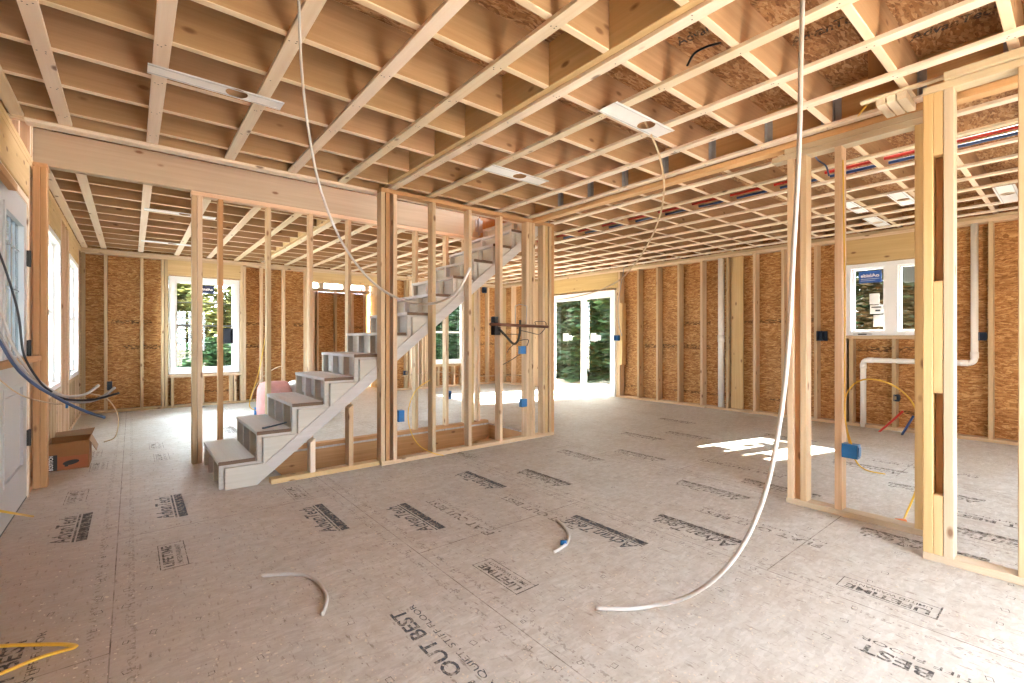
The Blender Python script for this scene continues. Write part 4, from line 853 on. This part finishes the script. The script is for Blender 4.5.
# ------------------------------------------------------------------ metal bracket with wire loops on the stair wall
br = thing('pipe_bracket', 'dark brown metal bracket with wire loops fixed on the stair wall stud', 'bracket', tuple(at_y(515, 325, 3.8)))
P_ = lambda x, y, yy=3.80: at_y(x, y, yy)
tube('cross_bar', [P_(490, 324.2), P_(548, 326.8)], 0.016, COPPER, br, k=0)
bm = bmesh.new(); add_bar(bm, P_(496, 0).x, P_(499.5, 0).x, 3.82, 3.887, P_(498, 335).z, P_(498, 316.5).z); add_box(bm, P_(496, 0).x, P_(501.5, 0).x, 3.815, 3.886, P_(498, 335).z, P_(498, 327).z); obj('wall_plate', bm, BLACK, br)
tube('brace_tube', [P_(499, 329), P_(506, 336), P_(513, 343.5), P_(517, 342), P_(519.5, 335), P_(520, 326), P_(520, 320)], 0.013, BLACK, br)
for p in ([(502, 334), (511, 334.2), (519, 334.4)], [(536, 325), (535, 322), (538, 321.5), (545, 321.8), (546, 326), (543, 331), (538.5, 334.3), (530, 332.5), (521, 330.5)], [(517, 342), (522, 340), (527, 339.5), (528.5, 341), (527, 346)], [(513, 345), (509, 349), (507, 352.5)], [(503, 364.5), (512, 359.5), (520, 354)]):
    tube('wire_loop', [P_(*q) for q in p], 0.0045, BLACK, br, 6)
for x in (515.5, 526): tube('wire_frame', [P_(x, 324), P_(x + (1 if x > 520 else -0.3), 306)], 0.004, GALVD, br, 6, k=0)
tube('wire_frame', [P_(515.3, 306), P_(520, 304.5), P_(527, 306)], 0.004, GALVD, br, 6)

# ------------------------------------------------------------------ things standing about
bx = thing('cardboard_box', 'open brown cardboard box on the floor by the left wall', 'box', (-0.425, 5.62, 0))
X0b, X1b, Y0b, Y1b, Hb = -0.553, -0.285, 5.47, 5.80, 0.235
bm = bmesh.new()
for q in ((X0b, X1b, Y0b, Y0b + 0.005, 0.005, Hb), (X0b, X1b, Y1b - 0.005, Y1b, 0.005, Hb), (X0b, X0b + 0.005, Y0b + 0.005, Y1b - 0.005, 0.005, Hb), (X1b - 0.005, X1b, Y0b + 0.005, Y1b - 0.005, 0.005, Hb), (X0b, X1b, Y0b, Y1b, 0, 0.005)): add_box(bm, *q)
obj('box_body', bm, CARD, bx)
for q in ([(X0b + 0.02, Y1b, Hb), (X1b, Y1b, Hb), (X1b + 0.02, Y1b + 0.02, Hb + 0.055), (X0b + 0.03, Y1b + 0.02, Hb + 0.04)], [(X1b, Y0b, Hb), (X1b, Y1b, Hb), (X1b + 0.045, Y1b - 0.02, Hb - 0.10), (X1b + 0.045, Y0b + 0.02, Hb - 0.10)]):
    bm = bmesh.new(); vs = [bm.verts.new(p) for p in q]; f = bm.faces.new(vs); r = bmesh.ops.extrude_face_region(bm, geom=[f])
    bmesh.ops.translate(bm, verts=[e for e in r['geom'] if isinstance(e, bmesh.types.BMVert)], vec=(0.003, -0.004, 0.002)); bmesh.ops.recalc_face_normals(bm, faces=bm.faces); obj('flap', bm, CARDI, bx)
bm = bmesh.new(); add_box(bm, X0b + 0.002, X0b + 0.068, Y0b - 0.0015, Y0b - 0.0003, 0.004, 0.135); lab = obj('black_label', bm, BLACK, bx); lab['label'] = 'black printed label with white lettering'
bm = bmesh.new(); merge(bm, fit_text('BOSTITCH', 0.118, 0.026, 0.02), Matrix.Translation((X0b + 0.03, Y0b - 0.0025, 0.07)) @ Matrix.Rotation(math.pi / 2, 4, 'X') @ Matrix.Rotation(math.pi / 2, 4, 'Z')); obj('lettering', bm, WHITEP, lab)
bm = bmesh.new(); add_box(bm, X0b + 0.07, X1b - 0.006, Y0b - 0.0012, Y0b - 0.0003, 0.012, 0.115); pr_ = obj('printed_panel', bm, CARDR, bx)
bm = bmesh.new(); bmesh.ops.create_circle(bm, cap_ends=True, segments=24, radius=1.0, matrix=Matrix.Translation((-0.40, Y0b - 0.002, 0.062)) @ Matrix.Rotation(math.pi / 2, 4, 'X') @ Matrix.Rotation(0.15, 4, 'Z') @ Matrix.Diagonal((0.052, 0.02, 1, 1))); add_box(bm, -0.44, -0.418, Y0b - 0.0025, Y0b - 0.0015, 0.03, 0.065); obj('printed_picture', bm, BLACK, pr_)
tb = thing('hand_tool', 'flat slate blue metal bar lying on the second step', 'tool', (0.92, 4.22, SZ[1]))
bm = bmesh.new(); add_bar(bm, -0.012, 0.012, -0.13, 0.13, 0, 0.012); bm.transform(Matrix.Translation((0.915, 4.215, SZ[1] + 0.0006)) @ Matrix.Rotation(math.radians(-52), 4, 'Z')); obj('bar_body', bm, TOOL, tb)
bm = bmesh.new(); add_bar(bm, -0.009, 0.009, -0.06, 0.10, 0.0122, 0.016); bm.transform(Matrix.Translation((0.915, 4.215, SZ[1] + 0.0006)) @ Matrix.Rotation(math.radians(-52), 4, 'Z')); obj('top_strip', bm, GALV, tb)
# insulation bundle behind the stairs
pk = thing('insulation_bundle', 'pink insulation bundle lying on the floor behind the lower steps', 'insulation', (1.55, 6.9, 0))
def lump(c, s, seed, m, name, parent):
    bm = bmesh.new(); bmesh.ops.create_icosphere(bm, subdivisions=4, radius=1.0); rr = random.Random(seed); fs = [(Vector((rr.uniform(-1, 1), rr.uniform(-1, 1), rr.uniform(-1, 1))) * 5, rr.uniform(0, 6)) for _ in range(9)]
    for vv in bm.verts:
        p = vv.co; sq = Vector([math.copysign(abs(t) ** 0.42, t) for t in p]); d = 1 + 0.05 * sum(math.sin(f.dot(p) + ph) for f, ph in fs) / 3
        vv.co = Vector((sq.x * s[0] * d, sq.y * s[1] * d, sq.z * s[2] * d)) + Vector(c)
    return obj(name, bm, m, parent, True)
lump((1.49, 6.9, 0.27), (0.20, 0.20, 0.268), 3, PINK, 'pink_batt', pk); lump((1.90, 6.95, 0.27), (0.21, 0.20, 0.268), 5, FILM, 'white_wrap', pk)
# cleats across the entry door
tag(bar('door_brace', XL + 0.012, XL + 0.05, 3.3, 4.92, 0.955, 0.995, BROWN), 'brown wooden bar fixed level across the entry door', 'wood bar')
tag(bar('door_brace', XL + 0.012, XL + 0.05, 3.3, 3.97, 1.985, 2.025, BROWN), 'short brown wooden bar at the top of the entry door', 'wood bar')
# stickers in the windows
def sticker(name, parent, q, m, axis):
    bm = bmesh.new(); add_box(bm, *q); return obj(name, bm, m, parent)
xs = XR + 0.062
sg = thing('window_sticker', 'blue brand sticker on the left pane of the right window', 'sticker', (xs, 1.71, 1.91))
box('sheet', xs - 0.002, xs, 1.60, 1.83, 1.82, 1.965, BLUESIGN, sg)
bm = bmesh.new(); merge(bm, fit_text('oAlside', 0.19, 0.045, 0.03, 0.2), Matrix.Translation((xs - 0.003, 1.715, 1.91)) @ Matrix(((0, 0, -1, 0), (1, 0, 0, 0), (0, 1, 0, 0), (0, 0, 0, 1)))); obj('lettering', bm, WHITEP, sg)
bm = bmesh.new(); add_box(bm, xs - 0.0035, xs - 0.0022, 1.62, 1.81, 1.865, 1.87); add_box(bm, xs - 0.0035, xs - 0.0022, 1.66, 1.81, 1.845, 1.849); obj('rule_lines', bm, FILM, sg)
tag(box('paper_sheet', xs - 0.002, xs, 1.62, 1.72, 1.545, 1.68, WHITEP), 'white paper sheet on the right window, topmost of three', 'paper')
p2 = thing('paper_sheet', 'white printed notice on the right window, middle of three', 'paper', (xs, 1.65, 1.48)); box('sheet', xs - 0.002, xs, 1.585, 1.715, 1.425, 1.535, WHITEP, p2)
bm = bmesh.new(); add_box(bm, xs - 0.003, xs - 0.0021, 1.60, 1.70, 1.50, 1.515); add_box(bm, xs - 0.003, xs - 0.0021, 1.61, 1.66, 1.455, 1.475); obj('printed_bars', bm, ROMK, p2)
tag(box('paper_sheet', xs - 0.002, xs, 1.58, 1.68, 1.265, 1.41, WHITEP), 'white paper sheet on the right window, lowest of three', 'paper')
tag(lump((XR + 0.055, 1.31, 1.88), (0.006, 0.09, 0.09), 12, FILMC, 'plastic_film', None), 'crumpled clear plastic on the right pane of the right window', 'plastic')
tl = thing('spirit_level', 'small grey tool resting on the right window sill', 'tool', (XR + 0.02, 1.78, WZ0)); box('bar_body', XR - 0.02, XR - 0.006, 1.68, 1.87, WZ0 - 0.004, WZ0 + 0.03, GALV, tl); box('dark_grip', XR - 0.023, XR - 0.0205, 1.73, 1.82, WZ0 + 0.006, WZ0 + 0.02, BLACK, tl)
ys_ = YF + 0.08
sg = thing('window_sticker', 'navy brand sticker on the far left window', 'sticker', (0.95, ys_, 1.95))
box('sheet', 0.87, 1.085, ys_ - 0.002, ys_, 1.87, 2.0, NAVY, sg)
bm = bmesh.new(); merge(bm, fit_text('oAlside', 0.17, 0.04, 0.03, 0.2), Matrix.Translation((0.98, ys_ - 0.003, 1.94)) @ Matrix(((-1, 0, 0, 0), (0, 0, 1, 0), (0, 1, 0, 0), (0, 0, 0, 1)))); obj('lettering', bm, WHITEP, sg)
# wood chips and dust on the floor: nobody could count them
bm = bmesh.new()
for i in range(2600):
    u = random.random(); d = 1.5 + 3.2 * u ** 1.4; a = random.uniform(-1.05, 1.05); x = d * FW.x + d * a * RT.x; y = d * FW.y + d * a * RT.y
    if x < -0.5 or x > 3.4 or y > 3.85 or y < 0.2: continue
    s = random.uniform(0.0008, 0.0026) * (1.6 if random.random() < 0.06 else 1); l = s * random.uniform(1, 2.4); M = Matrix.Translation((x, y, 0.0008 + s * 0.25)) @ Matrix.Rotation(random.uniform(0, 6.3), 4, 'Z') @ Matrix.Rotation(random.uniform(-0.4, 0.4), 4, 'X')
    vs = add_box(bm, -l, l, -s, s, -s * 0.25, s * 0.25)
    for q in vs: q.co = M @ q.co
CHIP = plain('pale_wood_chip', (0.66, 0.60, 0.51), 0.8)
tag(obj('wood_chips', bm, CHIP), 'scattered pale wood chips and sawdust on the subfloor', 'sawdust', kind='stuff')

# ------------------------------------------------------------------ outdoors
bm = bmesh.new(); grid_slab(bm, 2, -0.62, -0.5, [-60, -0.8, 7.4, 60], [-60, -2.3, 10.8, 60], lambda x, y: -0.8 < x < 7.4 and -2.3 < y < 10.8); g_ = obj('ground', bm, SAND); g_['kind'] = 'structure'
box('soil_bed', 7.45, 9.6, 4.5, 10.5, -0.5, -0.05, DIRTG, g_)
def tree(name, label, x, y, h, r, leafm, n, cone=True, base=0.2, seed=1, group=None, ls=0.11):
    t = thing(name, label, 'tree', (x, y, -0.5), group); rr = random.Random(seed)
    bm = bmesh.new(); add_tube(bm, [(x, y, -0.5), (x + 0.05, y, -0.5 + h * 0.5), (x, y, -0.5 + h * 0.95)], 0.10 if cone else 0.08, 8); obj('trunk', bm, BARK, t, True)
    bm = bmesh.new()
    for i in range(n):
        u = rr.random(); z = base + (h - base) * u; rad = r * ((1 - u) ** 0.7 if cone else math.sqrt(max(0, 1 - (2 * u - 1) ** 2)) * 0.9 + 0.1); a = rr.uniform(0, 6.283); q = rad * math.sqrt(rr.uniform(0.25, 1)) * (0.85 + 0.25 * math.sin(5 * a + 9 * u))
        c = Vector((x + q * math.cos(a), y + q * math.sin(a), z - 0.5)); M = Matrix.Translation(c) @ Matrix.Rotation(rr.uniform(0, 6.28), 4, 'Z') @ Matrix.Rotation(rr.uniform(-1.2, 1.2), 4, 'X'); s = ls * rr.uniform(0.5, 1.3)
        bm.faces.new([bm.verts.new(M @ Vector(p)) for p in ((-s, 0, 0), (0, -s * 0.35, 0.1 * s), (s, 0, 0), (0, s * 0.35, 0.1 * s))])
    obj('foliage', bm, leafm, t); return t
k = 0
for x, y, h, r in ((10.6, 8.0, 7.0, 1.9), (11.2, 10.4, 7.5, 1.9), (11.6, 13.0, 7.5, 2.0), (12.2, 7.2, 6.5, 1.8), (13.8, 14.9, 8.0, 2.2), (10.0, 15.6, 5.0, 1.5)):
    tree('evergreen_tree', ('dense evergreen tree behind the right half of the sliding door', 'dense evergreen tree behind the left half of the sliding door', 'evergreen tree in the row beyond the sliding door, hidden by the corner posts', 'low evergreen at the right edge of the sliding door', 'evergreen tree beyond the far corner', 'evergreen tree seen past the far corner studs')[k], x, y, h, r, LEAF_G, 17000, True, 0.0, 20 + k, 'evergreens beyond the sliding door', 0.16); k += 1
for i, (x, y, h, r, m_) in enumerate(((12.0, 1.9, 4.2, 1.1, LEAF_A), (12.9, 3.6, 4.4, 1.25, LEAF_G), (16.2, 3.2, 5.8, 1.9, LEAF_A), (12.6, -0.4, 3.2, 1.1, LEAF_G))):
    tree('leafy_tree', ('reddish tree behind the right pane of the right window', 'green tree behind the left pane of the right window', 'tall reddish tree farther back beyond the right window', 'green bush beyond the right end of the right window')[i], x, y, h, r, m_, 12000, False, 0.0, 40 + i, 'trees beyond the right window', 0.12)
for i, (x, y, h, r, m_) in enumerate(((0.7, 15.0, 3.7, 1.35, LEAF_Y), (2.9, 15.6, 3.3, 1.4, LEAF_Y), (0.2, 18.0, 5.0, 1.6, LEAF_Y), (1.5, 12.9, 1.6, 0.9, LEAF_G), (6.6, 12.9, 3.6, 1.6, LEAF_G), (8.2, 16.0, 5.2, 2.0, LEAF_G))):
    tree('garden_bush', ('yellow green bush behind the far left window', 'yellow green bush right of centre behind the far left window', 'tall yellowing bush at the left of the far left window', 'low green bush below the far left window', 'green bush seen through the window under the stairs', 'big green bush farther off behind the window under the stairs')[i], x, y, h, r, m_, 11000, False, 0.0, 60 + i, 'bushes beyond the far wall', 0.13)
